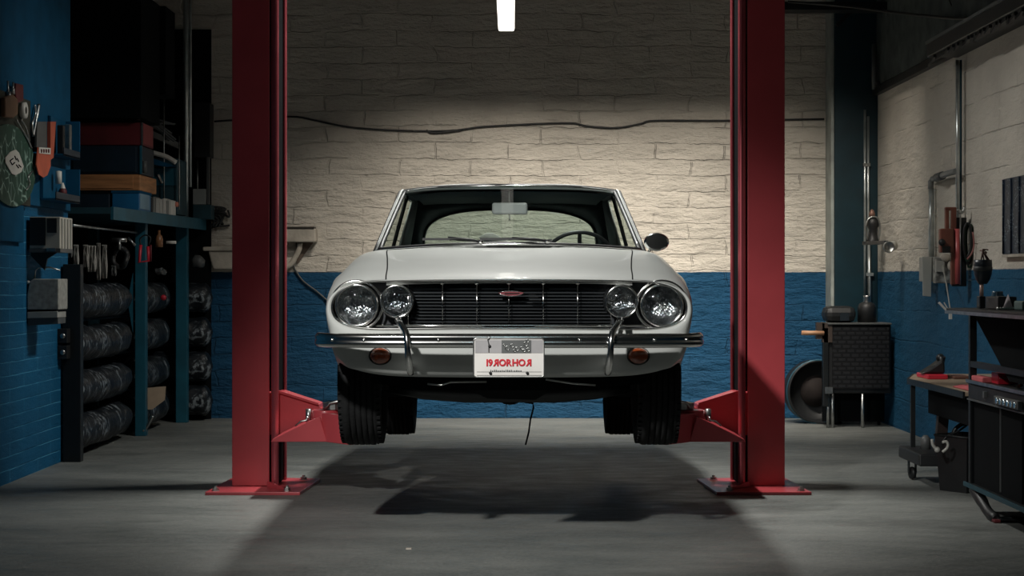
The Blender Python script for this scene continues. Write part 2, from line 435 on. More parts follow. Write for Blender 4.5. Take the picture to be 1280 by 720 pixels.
s0 = 286.0
def pxz(off, py, s=s0): return (off/s, CH + (HZ-py)/s)
Opx = [(0,347),(90,347.6),(155,349.5),(190,353),(212,360.5),(225,372),(229,386),(227.5,401),(224,416),(221,433),(212,449),(192,462)]
Otail = [(150,469.5),(80,471.5),(0,472)]
Apx = [(0,350),(90,350.3),(150,351.2),(180,353),(203,359.5),(217,371),(221,385),(216,398),(201,406.5),(175,410.5),(140,411),(100,410.5),(66,410),(32,410),(0,410)]
K = [
 (.09, [pxz(*p) for p in Opx]),
 (.16, [(0,1.208),(.317,1.206),(.546,1.199),(.664,1.191),(.745,1.166),(.794,1.12),(.807,1.062),(.804,1.0),(.792,.94),(.784,.885),(.758,.832),(.712,.792)]),
 (.30, [(0,1.233),(.32,1.233),(.551,1.228),(.66,1.222),(.75,1.196),(.800,1.145),(.814,1.07),(.813,1.0),(.806,.94),(.798,.89),(.785,.845),(.765,.805)]),
 (.60, [(0,1.272),(.33,1.273),(.572,1.272),(.664,1.272),(.735,1.252),(.797,1.195),(.816,1.12),(.82,1.03),(.818,.94),(.812,.86),(.80,.76),(.785,.67)]),
 (1.20,[(0,1.338),(.34,1.337),(.615,1.326),(.685,1.320),(.745,1.300),(.797,1.245),(.818,1.15),(.822,1.04),(.82,.94),(.812,.84),(.80,.74),(.78,.63)]),
 (1.7, [(0,1.345),(.36,1.345),(.62,1.335),(.69,1.330),(.75,1.308),(.80,1.255),(.82,1.15),(.824,1.04),(.82,.94),(.81,.84),(.80,.74),(.78,.62)]),
 (3.0, [(0,1.345),(.36,1.345),(.62,1.335),(.69,1.330),(.75,1.308),(.80,1.255),(.82,1.15),(.824,1.04),(.82,.94),(.81,.84),(.80,.74),(.78,.62)]),
 (3.7, [(0,1.325),(.34,1.325),(.58,1.318),(.66,1.308),(.72,1.285),(.77,1.235),(.80,1.14),(.805,1.04),(.80,.94),(.79,.84),(.78,.74),(.76,.64)]),
 (4.15,[(0,1.26),(.33,1.26),(.54,1.25),(.63,1.24),(.70,1.215),(.75,1.17),(.775,1.1),(.78,1.03),(.775,.95),(.765,.88),(.755,.80),(.74,.73)]),
]
def station(d):
    ks = [k[0] for k in K]
    i = 0
    while i < len(K)-2 and d > ks[i+1]: i += 1
    t = (d-ks[i])/(ks[i+1]-ks[i])
    pts = []
    for c in range(12):
        q = []
        for ax in (0, 1):
            p = [K[max(i-1,0)], K[i], K[i+1], K[min(i+2, len(K)-1)]]
            dk = [p[j][0] for j in range(4)]; pv = [p[j][1][c][ax] for j in range(4)]
            h = dk[2]-dk[1]
            m1 = (pv[2]-pv[0])/(dk[2]-dk[0]) if dk[2] > dk[0] else 0
            m2 = (pv[3]-pv[1])/(dk[3]-dk[1]) if dk[3] > dk[1] else 0
            q.append((2*t**3-3*t*t+1)*pv[1] + (t**3-2*t*t+t)*h*m1 + (-2*t**3+3*t*t)*pv[2] + (t**3-t*t)*h*m2)
        pts.append(q)
    return pts
ARCH = [(.72, .72, .365), (3.15, .68, .35)]
def low(d, z):
    for dc, zc, r in ARCH:
        if abs(d-dc) < r: z = max(z, zc + math.sqrt(r*r-(d-dc)**2))
    return z
def section(d, sub=5):
    p = station(d)
    zl = low(d, p[11][1]); z5, z11 = p[5][1], p[11][1]
    if zl > z11 + 1e-4:
        k = (z5-zl)/(z5-z11)
        xs = [q[0] for q in p]
        for c in range(6, 12): p[c][1] = z5 - (z5-p[c][1])*k
    return cr([tuple(q) for q in p], sub)          # 11*sub+1 points
ds = [.09,.11,.135,.16,.2,.25,.3]
x = .34
while x < 4.15:
    ds.append(x); x += .03
ds.append(4.15)
SUB = 5
secs = [section(d, SUB) for d in ds]
body = MB(); iH = 2*SUB
for sgn in (1, -1):
    for (a, b, da, db) in ((0, iH, 3.28, 99), (iH, 11*SUB, 0, 99)):      # rear deck ; sides
        rows = []
        for d, s_ in zip(ds, secs):
            if d < da or d > db: continue
            rows.append([C(sgn*s_[k][0], d, s_[k][1]) for k in range(a, b+1)])
        body.grid(rows)
# front cap : body outline -> rounded lip -> grille aperture
Oc = cr([tuple(secs[0][k]) for k in range(0, 11*SUB+1, SUB)] + [pxz(*p) for p in Otail], SUB)
Ac = cr([pxz(*p) for p in Apx], SUB)
def ring(d, f, o=Oc, a=Ac, sgn=1):
    out = []
    for (ox, oz), (ax_, az) in zip(o, a):
        out.append(C(sgn*(ox+(ax_-ox)*f), d, oz+(az-oz)*f))
    return out
lip = [(.09,0),(.066,.10),(.052,.28),(.046,.5),(.048,.75),(.058,1.0),(.10,1.0)]
for sgn in (1, -1): body.grid([ring(d, f, sgn=sgn) for d, f in lip])
# return under the valance
for sgn in (1, -1):
    rowa = [C(sgn*q[0], .09, q[1]) for q in Oc[11*SUB:]]
    rowb = [C(sgn*q[0]*.97, .22, q[1]+.012) for q in Oc[11*SUB:]]
    body.grid([rowa, rowb])
# tail panel
T = secs[-1]
for sgn in (1, -1):
    body.grid([[C(sgn*q[0], 4.15, q[1]) for q in T], [C(sgn*q[0]*.97, 4.2, q[1]-.012*(1 if q[1] > 1 else -1)) for q in T], [C(0, 4.2, q[1]-.012*(1 if q[1] > 1 else -1)) for q in T]])
bo = obj('body', body, PAINT, car, recalc=True)
# bonnet, a panel of its own between the two shut lines
hood = MB(); rows = []
hs = [(.062, None)] + [(d, None) for d in ds if d <= 1.24]
for d, _ in hs:
    s_ = section(max(d, .09), SUB)
    r = []
    for sg, rng_ in ((-1, range(iH, -1, -1)), (1, range(1, iH+1))):
        for k in rng_:
            xx, zz = s_[k]
            if k == iH: xx -= .006
            if d < .09: zz -= .004
            r.append(C(sg*xx, d, zz + .0015))
    rows.append(r)
edge = [v + Vector((0, .012, -.022)) for v in rows[0]]
hood.grid([edge] + rows)
hp = obj('bonnet', hood, PAINT, car)
# black strips under the bonnet's edges, painting the shade in its gaps
for sg in (-1, 1):
    pts = []; gap = MB()
    for d in [q for q in ds if .1 < q <= 1.24]:
        s_ = section(d, SUB); pts.append(C(sg*(s_[iH][0]-.003), d, s_[iH][1]-.012))
    gap.tube(pts, .008, 6)
    obj('shut_line_shade', gap, INK, hp)
# bonnet lip chrome
obj('bonnet_trim', MB().tube([C(x_, .060, 1.1815-.010*abs(x_/.54)**2.2) for x_ in [i*.03-.54 for i in range(37)]], .0032, 6), CHROME, hp)

# cowl below the windscreen
def WB(t): return (.672*t, 1.2+.32*abs(t)**2.2, 1.356-.022*t*t)
def WT(t): return (.578*t, 1.98+.12*t*t, 1.690-.024*abs(t)**3)
ts = [i/12 for i in range(-12, 13)]
cowl = MB().grid([[C(t*.609, 1.235, section(1.24)[0][1]-.012*t*t-.002) for t in ts], [C(*WB(t)) - Vector((0,.02,.006)) for t in ts], [C(*WB(t)) + Vector((0, .06, -.02)) for t in ts]])
obj('scuttle', cowl, PAINT, car)

# windscreen
ws = MB()
rows = []
for j in range(9):
    u = j/8; r = []
    for t in ts:
        a, b = Vector(WB(t)), Vector(WT(t)); p = a.lerp(b, u); p.y -= .03*math.sin(math.pi*u)
        r.append(C(*p))
    rows.append(r)
ws.grid(rows); obj('windscreen', ws, GLASS, car, recalc=False)
per = rows[0] + [r[-1] for r in rows[1:-1]] + rows[-1][::-1] + [r[0] for r in rows[1:-1]][::-1]
fr = obj('windscreen_seal', MB().tube(per, .013, 8, closed=True), BLACK, car)
obj('bright_trim', MB().tube([v + Vector((0, -.014, 0)) for v in per], .0042, 6, closed=True), CHROME, fr)

# roof
def roofz(d): 
    return 1.690 + .040*math.sin(min(1, max(0, (d-1.98)/.62))*math.pi/2) - max(0, d-2.75)**2*.16
roof = MB(); rows = []
for j in range(15):
    d = 1.97 + (3.30-1.97)*j/14; r = []
    hw = .590 - .02*max(0, (d-2.7)/.6)
    for i in range(-16, 17):
        t = i/16; z = roofz(d) - (roofz(d)-1.668)*abs(t)**5
        dd = d + (.12*t*t if j == 0 else .12*t*t*max(0, 1-j/5))
        r.append(C(hw*t, dd, z))
    rows.append(r)
side = [[r[0] + Vector((-.006, 0, -.018)) for r in rows], [r[-1] + Vector((.006, 0, -.018)) for r in rows]]
front = [v + Vector((0, -.004, -.018)) for v in rows[0]]
roof.grid([front] + rows); roof.grid([[r[0] for r in rows], side[0]]); roof.grid([[r[-1] for r in rows], side[1]])
rf = obj('roof', roof, PAINT, car)
obj('drip_rail', MB().tube([v + Vector((-.006,0,0)) for v in side[0]], .006, 6).tube([v + Vector((.006,0,0)) for v in side[1]], .006, 6), CHROME, rf)
obj('headlining', MB().grid([[v + Vector((0, .01, -.03)) for v in r[1:-1]] for r in rows]), INTER, car)

# pillars
for sg in (-1, 1):
    a = [C(sg*(.688 - .098*u), 1.545 + .585*u, 1.325 + .342*u) for u in [i/6 for i in range(7)]]
    p = obj('windscreen_pillar', MB().tube(a, .014, 10), PAINT, car)
    obj('gutter_trim', MB().tube([v + Vector((sg*.017, .0, 0)) for v in a], .007, 6), BLACK, p)
    obj('seal', MB().tube([v + Vector((-sg*.004, -.019, 0)) for v in a], .008, 6), BLACK, p)
    obj('door_pillar', MB().tube([C(sg*.686, 2.55, 1.32), C(sg*.590, 2.5, 1.66)], .012, 6), BLACK, car)
    g = MB().grid([[C(sg*.692, 1.58, 1.328), C(sg*.692, 3.22, 1.328)], [C(sg*.594, 2.15, 1.655), C(sg*.585, 3.0, 1.655)]])
    obj('side_window', g, GLASS, car, recalc=False)
    q = MB().grid([[C(sg*.694, 3.18, 1.328), C(sg*.690, 3.45, 1.324), C(sg*.66, 3.78, 1.315)], [C(sg*.585, 2.98, 1.66), C(sg*.58, 3.15, 1.66), C(sg*.572, 3.30, 1.66)]])
    obj('rear_quarter_panel', q, PAINT, car, solid=.012)
    obj('door_capping', MB().grid([[C(sg*.694, 1.5, 1.333), C(sg*.694, 3.3, 1.333)], [C(sg*.64, 1.5, 1.325), C(sg*.64, 3.3, 1.325)], [C(sg*.62, 1.5, .8), C(sg*.62, 3.3, .8)]]), INTER, car, solid=.004)
# rear screen panel with arched glass
def SR(t, u): return C(t*(.575+.09*u), 3.28+.48*u, 1.668-.35*u+(1-t*t)*.02*(1-u))
def inner(k, n=48):
    a = 2*math.pi*k/n; c, s_ = math.cos(a), math.sin(a)
    t = .86*math.copysign(abs(c)**.62, c)
    v = math.copysign(abs(s_)**(.72 if s_ > 0 else .4), s_)
    return t, .62 - .43*v if s_ > 0 else .62 - .30*v
def outer(k, n=48):
    a = 2*math.pi*k/n; c, s_ = math.cos(a), math.sin(a); m = max(abs(c), abs(s_))
    return c/m, .5 - .5*s_/m
I = [inner(k) for k in range(48)]; O = [outer(k) for k in range(48)]
rp = MB().grid([[SR(*p) for p in O], [SR(*p) for p in I]], True, True)
obj('rear_screen_surround', rp, INTER, car, solid=.012)
rp2 = MB().grid([[SR(*p)+Vector((0,.012,.008)) for p in O], [SR(*p)+Vector((0,.012,.008)) for p in I]], True, True)
obj('rear_pillar_panel', rp2, PAINT, car)
obj('rear_screen', MB().add([SR(*p) for p in I] + [SR(0, .6)], [(k, (k+1) % 48, 48) for k in range(48)], True), GLASSR, car, recalc=False)
obj('rear_screen_trim', MB().tube([SR(*p) + Vector((0,-.012,0)) for p in I], .007, 6, closed=True), BLACK, car)

# cabin
obj('dashboard', MB().prism([C(-.655, 1.42, 1.325), C(-.655, 1.60, 1.345), C(-.655, 1.72, 1.31), C(-.655, 1.70, 1.12), C(-.655, 1.42, 1.10)], (1.31, 0, 0)), INTER, car, bevel=.01)
obj('parcel_shelf', MB().box(C(-.62, 3.1, 1.20), C(.62, 3.75, 1.235)), INTER, car)
obj('cabin_floor', MB().box(C(-.66, 1.0, .70), C(.66, 3.9, .74)), INTER, car)
for sx in (-.33, .33):
    st = obj('front_seat', MB().box(C(sx-.25, 1.95, .80), C(sx+.25, 2.42, .96)), INTER, car, bevel=.03)
    obj('seat_back', MB().prism([C(sx-.24, 2.38, .92), C(sx-.24, 2.50, .92), C(sx-.22, 2.66, 1.36), C(sx-.22, 2.58, 1.38)], (.47, 0, 0)), INTER, st, bevel=.03)
obj('rear_seat', MB().prism([C(-.58, 2.9, .8), C(-.58, 3.15, .8), C(-.58, 3.2, 1.27), C(-.58, 3.08, 1.27), C(-.58, 3.0, 1.0), C(-.58, 2.9, .98)], (1.16, 0, 0)), INTER, car, bevel=.02)
# steering wheel, on the right as seen from the front
wc = C(.37, 1.80, 1.262); wn = Vector((0, .86, .5)).normalized(); wu = Vector((1,0,0)); wv = wn.cross(wu)
sw = obj('steering_wheel', MB().tube([wc + (wu*math.cos(a) + wv*math.sin(a))*.195 for a in [2*math.pi*k/40 for k in range(40)]], .011, 8, closed=True), BLACK, car)
sp = MB().lathe([(0, -.02), (.05, -.015), (.055, .01), (0, .02)], wc, wn, 20)
for a in (0, math.pi, math.pi*1.5): sp.bar(wc, wc + (wu*math.cos(a) + wv*math.sin(a))*.19, .02, .008)
sp.cyl(wc, wc - wn*.25, .018)
obj('spoke', sp, BLACK, sw)
mr = obj('rear_view_mirror', MB().box(C(-.096, 1.94, 1.533), C(.096, 1.965, 1.598)), MIRG, car, bevel=.012)
obj('mirror_stem', MB().tube([C(-.002, 1.955, 1.59), C(-.002, 1.99, 1.70)], .0045, 8).tube([C(-.002, 1.935, 1.535), C(-.002, 1.93, 1.50)], .004, 6), STEEL, mr)
obj('paper', MB().grid([[C(-.16+.3*i/8, 1.40, 1.375+.035*math.sin(i*.9)*(1-i/9)+.02*(1-i/8)) for i in range(9)], [C(-.14+.3*i/8, 1.50, 1.35+.03*math.cos(i*.8)*(1-i/9)) for i in range(9)]]), WHITEP, car, solid=.002, label='crumpled white paper behind the windscreen')

# wipers
for pv, tip, b0, b1 in (((601,303),(560,297.5),(528,299),(604,302)), ((684,302),(640,298),(600,299),(690,301))):
    q0 = P(*pv, 8.80); q1 = P(*tip, 8.78); w_ = obj('wiper_arm', MB().tube([q0, q0+(q1-q0)*.3+Vector((0,0,.008)), q1+Vector((0,-.01,.004))], [.007,.005,.004], 8).ball(q0, .012), BLACK, car)
    c0 = P(*b0, 8.82); c1 = P(*b1, 8.80)
    obj('wiper_blade', MB().bar(c0, (c0+c1)/2+Vector((0,0,.006)), .006, .012).bar((c0+c1)/2+Vector((0,0,.006)), c1, .006, .012), BLACK, w_)
    obj('pivot_nut', MB().lathe([(.0,-.014),(.011,-.012),(.011,.012)], q0, (0,1,0), 12), CHROME, w_)
# wing mirror on the right-hand wing
mc = C(.742, 1.30, 1.370)
dm = obj('wing_mirror', MB().lathe([(0,-.022),(.055,-.020),(.064,-.008),(.060,.012),(.04,.032),(0,.042)], mc, (0,1,0), 32, sy=.72), CHROME, car)
obj('mirror_glass', MB().lathe([(0,-.0235),(.053,-.0225)], mc, (0,1,0), 32, sy=.70), CHROME, dm)
obj('stalk', MB().tube([mc + Vector((-.03,.01,-.035)), mc + Vector((-.04,.01,-.055)), mc + Vector((-.045,.015,-.085))], [.008,.007,.012], 8), CHROME, dm)

# ---- grille
gr = obj('grille', MB().add([C(q[0], .135, q[1]) for q in Ac] + [C(-q[0], .135, q[1]) for q in Ac[::-1]], [tuple(range(2*len(Ac)))]), mat('grille_backing', (.006,.009,.013), .6), car)
walls = MB()
for sg in (1,-1): walls.grid([[C(sg*q[0], .058, q[1]) for q in Ac], [C(sg*q[0], .136, q[1]) for q in Ac]])
obj('grille_recess', walls, BLACK, gr)
SLAT = mat('dark_grille_slat', (.028, .034, .038), .3, 1.0, var=.3, vscale=9)
zt, zb = CH+(HZ-357)/s0, CH+(HZ-406)/s0
for i in range(13):
    z = zt + (zb-zt)*i/12
    obj('slat', MB().bar(C(-.44, .118, z), C(.44, .118, z), .010, .0035), SLAT, gr)
for px in (511, 554, 597, 637, 680, 723, 765):
    xx = (px-637.5)/s0
    b = obj('vertical_bar', MB().tube([C(xx, .098, zt+.01), C(xx, .098, zb-.006)], .0024, 6), CHROME, gr)
    if 520 < px < 750: obj('stud', MB().lathe([(0,-.010),(.010,-.008),(.0125,0),(.0125,.02)], C(xx, .078, CH+(HZ-352.8)/s0), (0,1,0), 14), CHROME, b)
def railpts(lo, hi, dz=0, d=.07):
    return [C(sg*q[0], d, q[1]+dz) for sg, rng_ in ((-1, range(hi, lo, -1)), (1, range(lo, hi+1))) for q in [Ac[k] for k in rng_]]
obj('upper_rail', MB().tube([C(x_, .085, CH+(HZ-353.2)/s0) for x_ in (-.45, -.2, 0, .2, .45)], .0032, 6), CHROME, gr)
obj('lower_rail', MB().tube([C(x_, .085, CH+(HZ-407)/s0) for x_ in (-.62, -.3, 0, .3, .62)], .006, 8), CHROME, gr)
loop = [C(q[0], .055, q[1]) for q in Ac] + [C(-q[0], .055, q[1]) for q in Ac[::-1]][1:-1]
obj('aperture_trim', MB().tube(loop, .0055, 8, closed=True), CHROME, gr)
# badge : a thin pointed shield on its side
bx, bz = (640-637.5)/s0, CH+(HZ-367)/s0
BAD = mat('badge_enamel', (.20, .05, .06), .3, .3)
prof = [(-.058,.005),(-.03,.0095),(0,.011),(.03,.0095),(.058,.005),(.045,-.004),(.02,-.010),(0,-.012),(-.02,-.010),(-.045,-.004)]
bd = obj('badge', MB().prism([C(bx+a, .074, bz+b) for a, b in prof], (0,.012,0)), BAD, gr)
obj('badge_rim', MB().tube([C(bx+a, .074, bz+b) for a, b in prof], .0022, 6, closed=True).bar(C(bx-.03,.071,bz+.001), C(bx+.035,.071,bz+.002), .002, .003), CHROME, bd)
for k in range(3): obj('trim_mark', MB().bar(C(.085+.0*k, .09, bz-.004-.012*k), C(.115+.012*k, .09, bz-.004-.012*k), .003, .002), CHROME, gr)

# ---- lamps
for sg in (-1, 1):
    for off, py, r, kind in ((190, 381.5, .094, 'outer'), (140, 376.5, .073, 'inner')):
        c = C(sg*off/s0, .062, CH+(HZ-py)/s0)
        hl = obj('headlamp', MB().lathe([(r*1.0,.03),(r*1.02,0),(r*.97,-.012),(r*.90,-.012),(r*.88,.0),(r*.86,.03)], c, (0,1,0), 48), CHROME, car)
        obj('reflector', MB().lathe([(r*.87,.012),(r*.7,.035),(r*.4,.055),(0,.062)], c, (0,1,0), 48), M_REFL, hl)
        obj('lamp_lens', MB().lathe([(r*.88,.0),(r*.7,-.012),(r*.4,-.02),(0,-.023)], c, (0,1,0), 48), LENSG, hl)
        obj('lamp_bowl', MB().lathe([(r*1.0,.03),(r*1.08,.07)], c, (0,1,0), 48), BLACK, hl)
        if kind == 'outer':
            obj('lamp_surround', MB().tube([c + Vector((r*1.19*math.cos(a)*(1.0), .006-.0*math.cos(a), r*1.13*math.sin(a))) for a in [2*math.pi*k/48 for k in range(48)]], .006, 8, closed=True), CHROME, hl)
        else:
            obj('lamp_stay', MB().tube([c + Vector((0, .0, -r*1.0)), c + Vector((sg*-.01, -.03, -r*1.18)), c + Vector((-sg*.035, -.06, -r*1.7))], [.010,.008,.009], 8).ball(c + Vector((0,-.005,-r*1.12)), .011), CHROME, hl)
# ---- bumper
plan = cr([(0,-.105),(.25,-.104),(.45,-.098),(.62,-.080),(.74,-.045),(.805,.01),(.826,.08),(.832,.22)], 5)
zc = CH+(HZ-426.5)/294
secp = [(-.0,.032),(-.010,.031),(-.018,.024),(-.022,.012),(-.017,.004),(-.022,-.004),(-.022,-.016),(-.014,-.027),(-.0,-.030),(.006,-.026),(.006,.028)]
bm_ = MB(); rows = []
full = [(-a, b) for a, b in plan[::-1]] + plan[1:]
for i, (a, b) in enumerate(full):
    j0, j1 = max(i-1,0), min(i+1, len(full)-1)
    t = Vector((full[j1][0]-full[j0][0], full[j1][1]-full[j0][1], 0)).normalized(); nn = Vector((t.y, -t.x, 0))
    k = min(1, .35 + min(i, len(full)-1-i)*.13)
    rows.append([C(a, b, zc) + nn*(-q)*1.0*(1) + Vector((0,0,p*k)) for q, p in secp])
bm_.grid(rows, True, True); bm_.add(rows[0], [tuple(range(11))]); bm_.add(rows[-1], [tuple(range(11))[::-1]])
bu = obj('front_bumper', bm_, CHROME, car)
for sg in (-1, 1):
    pts = [C(sg*x_, d, z) for x_, d, z in ((.478,-.03,1.008),(.462,-.085,.985),(.44,-.122,.955),(.432,-.140,.915),(.428,-.138,.86),(.424,-.110,.81),(.422,-.06,.782),(.422,.08,.785))]
    pts = cr([tuple(p) for p in pts], 4)
    obj('overrider', MB().tube(pts, .0145, 12), CHROME, bu)
    for q in (.30, .62, .76): obj('bumper_bolt', MB().ball(C(sg*q, -.122 if q < .5 else (-.100 if q < .7 else -.055), zc+.004), .008), CHROME, bu)
    il = obj('indicator', MB().lathe([(0,-.022),(.025,-.019),(.040,-.010),(.046,.012)], C(sg*.561, .045, CH+(HZ-445)/288), (0,1,0), 32, sy=.80), AMBER, car)
    obj('indicator_bezel', MB().lathe([(.046,.0),(.049,-.004),(.051,.012)], C(sg*.561, .045, CH+(HZ-445)/288), (0,1,0), 32, sy=.80), BLACK, il)
# ---- number plate
px0, px1, pz0, pz1 = (592-640)/294.5, (680-640)/294.5, CH+(HZ-471)/294.5, CH+(HZ-423)/294.5
Yp = 7.462
plate = MB()
def rr(x0, x1, z0, z1, r, n=5):
    out = []
    for cx_, cz_, a0 in ((x1-r, z1-r, 0), (x0+r, z1-r, 90), (x0+r, z0+r, 180), (x1-r, z0+r, 270)):
        for k in range(n+1):
            a = R(a0+90*k/n); out.append((cx_+r*math.cos(a), cz_+r*math.sin(a)))
    return out
outl = rr(px0, px1, pz0, pz1, .012)
M_PL = mat('number_plate_enamel', (.60, .585, .56), .5, var=.08)
pl = obj('number_plate', plate.prism([(a, Yp, b) for a, b in outl], (0, .006, 0)), M_PL, car, label='white plate with red lettering')
obj('plate_rim', MB().tube([(a, Yp-.001, b) for a, b in outl], .003, 6, closed=True), STEEL, pl)
PLG = mat('plate_grey_band', (.27, .265, .27), .5, var=.2)
zs = lambda py: CH+(HZ-py)/294.5
xs_ = lambda px: (px-640)/294.5
obj('plate_band', MB().box((xs_(594), Yp-.002, zs(441)), (xs_(678.5), Yp-.0005, zs(425))), PLG, pl)
tm, wd = text_mb('I9RORHOR', .042, (0,0,0), (1,0,0), (0,0,1), .0015, 1.0, (2, 7), .0016, .3)
sxx = (xs_(664.5)-xs_(608))/wd
tm2 = MB().add([Vector((xs_(608)+v.x*sxx, Yp-.002+v.y, zs(457)+v.z*.93)) for v in tm.v], tm.f)
obj('plate_letters', tm2, mat('plate_red', (.50, .012, .025), .5), pl, recalc=False)
tk = MB()
random.seed(3)
x_ = 613
while x_ < 652:
    w_ = random.choice((.9, 1.3, 1.7)); h_ = random.choice((1.4, 1.8, 2.2)); tk.box((xs_(x_), Yp-.002, zs(464.3)), (xs_(x_+w_), Yp-.0005, zs(464.3-h_))); x_ += w_ + .9
tk.box((xs_(596), Yp-.0015, zs(464.9)), (xs_(677), Yp-.0005, zs(464.5))); tk.box((xs_(596), Yp-.0015, zs(469.3)), (xs_(677), Yp-.0005, zs(468.8)))
obj('plate_small_print', tk, GREYD, pl)
bl = MB()
for a, b in ((613, 466), (659, 466), (612, 432.5)): bl.lathe([(0,-.008),(.006,-.007),(.0065,0)], (xs_(a), Yp, zs(b)), (0,1,0), 10)
obj('plate_bolt', bl, BLACK, pl)
# ornate holder in the upper half of the plate: clip and scroll work
orn = MB()
for (cx_, cy_, rr_) in ((634,435,2.6),(640,432,2.2),(646,436,2.4),(652,435,1.8),(657,430,2.6),(660,437,2.2),(643,438,1.6),(655,438,1.7),(630,431,1.2),(659,426,2.0)):
    orn.tube([(xs_(cx_)+math.cos(a)*rr_/294.5, Yp-.005, zs(cy_)+math.sin(a)*rr_/294.5) for a in [2*math.pi*k/12 for k in range(12)]], .0016, 5, closed=True)
obj('bracket_scrolls', orn, STEEL, pl); orn = MB()
orn.tube([(xs_(611), Yp-.004, zs(440)), (xs_(611), Yp-.006, zs(430)), (xs_(609.5), Yp-.008, zs(424)), (xs_(614), Yp-.008, zs(419))], .0022, 6)
obj('plate_bracket', orn, STEEL, pl)
obj('bracket_backing', MB().box((xs_(627), Yp-.003, zs(441)), (xs_(664), Yp-.001, zs(425))), GREYD, pl)

# ---- wheels
def wheel(x0, x1, d, z, r=.300):
    y = CY + d; sgn = 1 if x1 > 0 else -1
    cxm = CX + (x0+x1)/2; hw = abs(x1-x0)/2
    pr = [(.19,-hw*.75),(.215,-hw*.92),(.25,-hw),(.268,-hw*.985),(r-.018,-hw*.90),(r-.007,-hw*.78),(r-.002,-hw*.70)]
    n = 5
    for k in range(n):
        a = -hw*.66 + k*hw*1.32/n
        pr += [(r, a), (r, a+hw*.20), (r-.009, a+hw*.205), (r-.009, a+hw*.262)]
    pr += [(r-.002,hw*.70),(r-.007,hw*.78),(r-.018,hw*.90),(.268,hw*.985),(.25,hw),(.215,hw*.92),(.19,hw*.75)]
    t = obj('tyre', MB().lathe(pr, (cxm, y, z), (1,0,0), 56), RUBBER, car)
    trs = (MB(), MB())
    for k in range(56):
        a = 2*math.pi*k/56
        for s_, tr in ((-1, trs[0]), (1, trs[1])):
            p = Vector((cxm + s_*hw*.82, y + math.cos(a)*(r-.013), z + math.sin(a)*(r-.013)))
            tr.bar(p - Vector((hw*.14,0,0)), p + Vector((hw*.14,0,0)), .014, .012, (0, math.cos(a), math.sin(a)))
    for tr in trs: obj('shoulder_tread', tr, RUBBER, t)
    o = sgn
    rim = MB().lathe([(.192,-hw*.75*o),(.18,-hw*.3*o),(.175,hw*.2*o),(.182,hw*.55*o),(.19,hw*.76*o)], (cxm, y, z), (1,0,0), 40).lathe([(.178,hw*.3*o),(.13,hw*.42*o),(.10,hw*.2*o),(.06,hw*.25*o),(.055,hw*.6*o),(0,hw*.65*o)], (cxm, y, z), (1,0,0), 40)
    obj('wheel_rim', rim, STEEL, t)
    obj('brake_drum', MB().lathe([(0,-hw*.8*o),(.12,-hw*.75*o),(.125,hw*.1*o),(0,hw*.12*o)], (cxm, y, z), (1,0,0), 32), BLACKM, t)
for sg in (-1, 1):
    wheel(sg*.588, sg*.787, .70, .702)
    wheel(sg*.578, sg*.770, 3.15, .535)
# ---- underside
obj('underbody', MB().box(C(-.60, .30, .80), C(.60, 1.3, 1.0)).box(C(-.60, 1.3, .66), C(.60, 4.0, .72)), INK, car)
und = MB()
und.tube([C(-.56,.62,.68), C(-.40,.62,.665), C(-.2,.62,.655), C(.2,.62,.655), C(.40,.62,.665), C(.56,.62,.68)], [.03,.045,.05,.05,.045,.03], 10)
und.prism([C(-.17,.45,.80), C(-.16,.45,.665), C(-.10,.45,.635), C(.12,.45,.63), C(.17,.45,.66), C(.18,.45,.80)], (0,.5,0))
for sg in (-1, 1):
    und.bar(C(sg*.2,.68,.66), C(sg*.60,.72,.64), .05, .03)
    und.cyl(C(sg*.42,.72,.66), C(sg*.40,.72,.95), .045)
obj('front_crossmember', und, BLACKM, car)
obj('skirt', MB().prism([C(-.62,.2,.79), C(-.60,.2,.72), C(-.42,.2,.70), C(-.40,.2,.69), C(.40,.2,.69), C(.44,.2,.705), C(.60,.2,.72), C(.62,.2,.79)], (0,.03,0)), INK, car)
obj('track_rod', MB().tube([C(-.36,.16,.72), C(-.30,.15,.715), C(-.26,.15,.728), C(-.10,.15,.73)], .004, 6).tube([C(.16,.15,.74), C(.28,.15,.722), C(.38,.15,.715)], .004, 6), STEEL, car)
obj('rear_axle', MB().cyl(C(-.6,3.15,.535), C(.6,3.15,.535), .035).ball(C(0,3.15,.535), .12), BLACKM, car)
obj('propeller_shaft', MB().cyl(C(0,1.3,.70), C(0,3.1,.56), .03), BLACKM, car)
obj('exhaust_pipe', MB().tube([C(.24,.7,.70), C(.26,1.4,.62), C(.27,3.0,.60), C(.30,4.15,.62)], .024, 10).cyl(C(.27,1.8,.61), C(.27,2.5,.61), .065), STEEL, car)
obj('hanging_strap', MB().tube([C(.0,1.2,.66), P(657,503,8.85), P(666,504,8.85), P(667,509,8.85), P(663,525,8.85), P(661,540,8.85), P(657,556,8.85)], .0045, 6), INK, car)
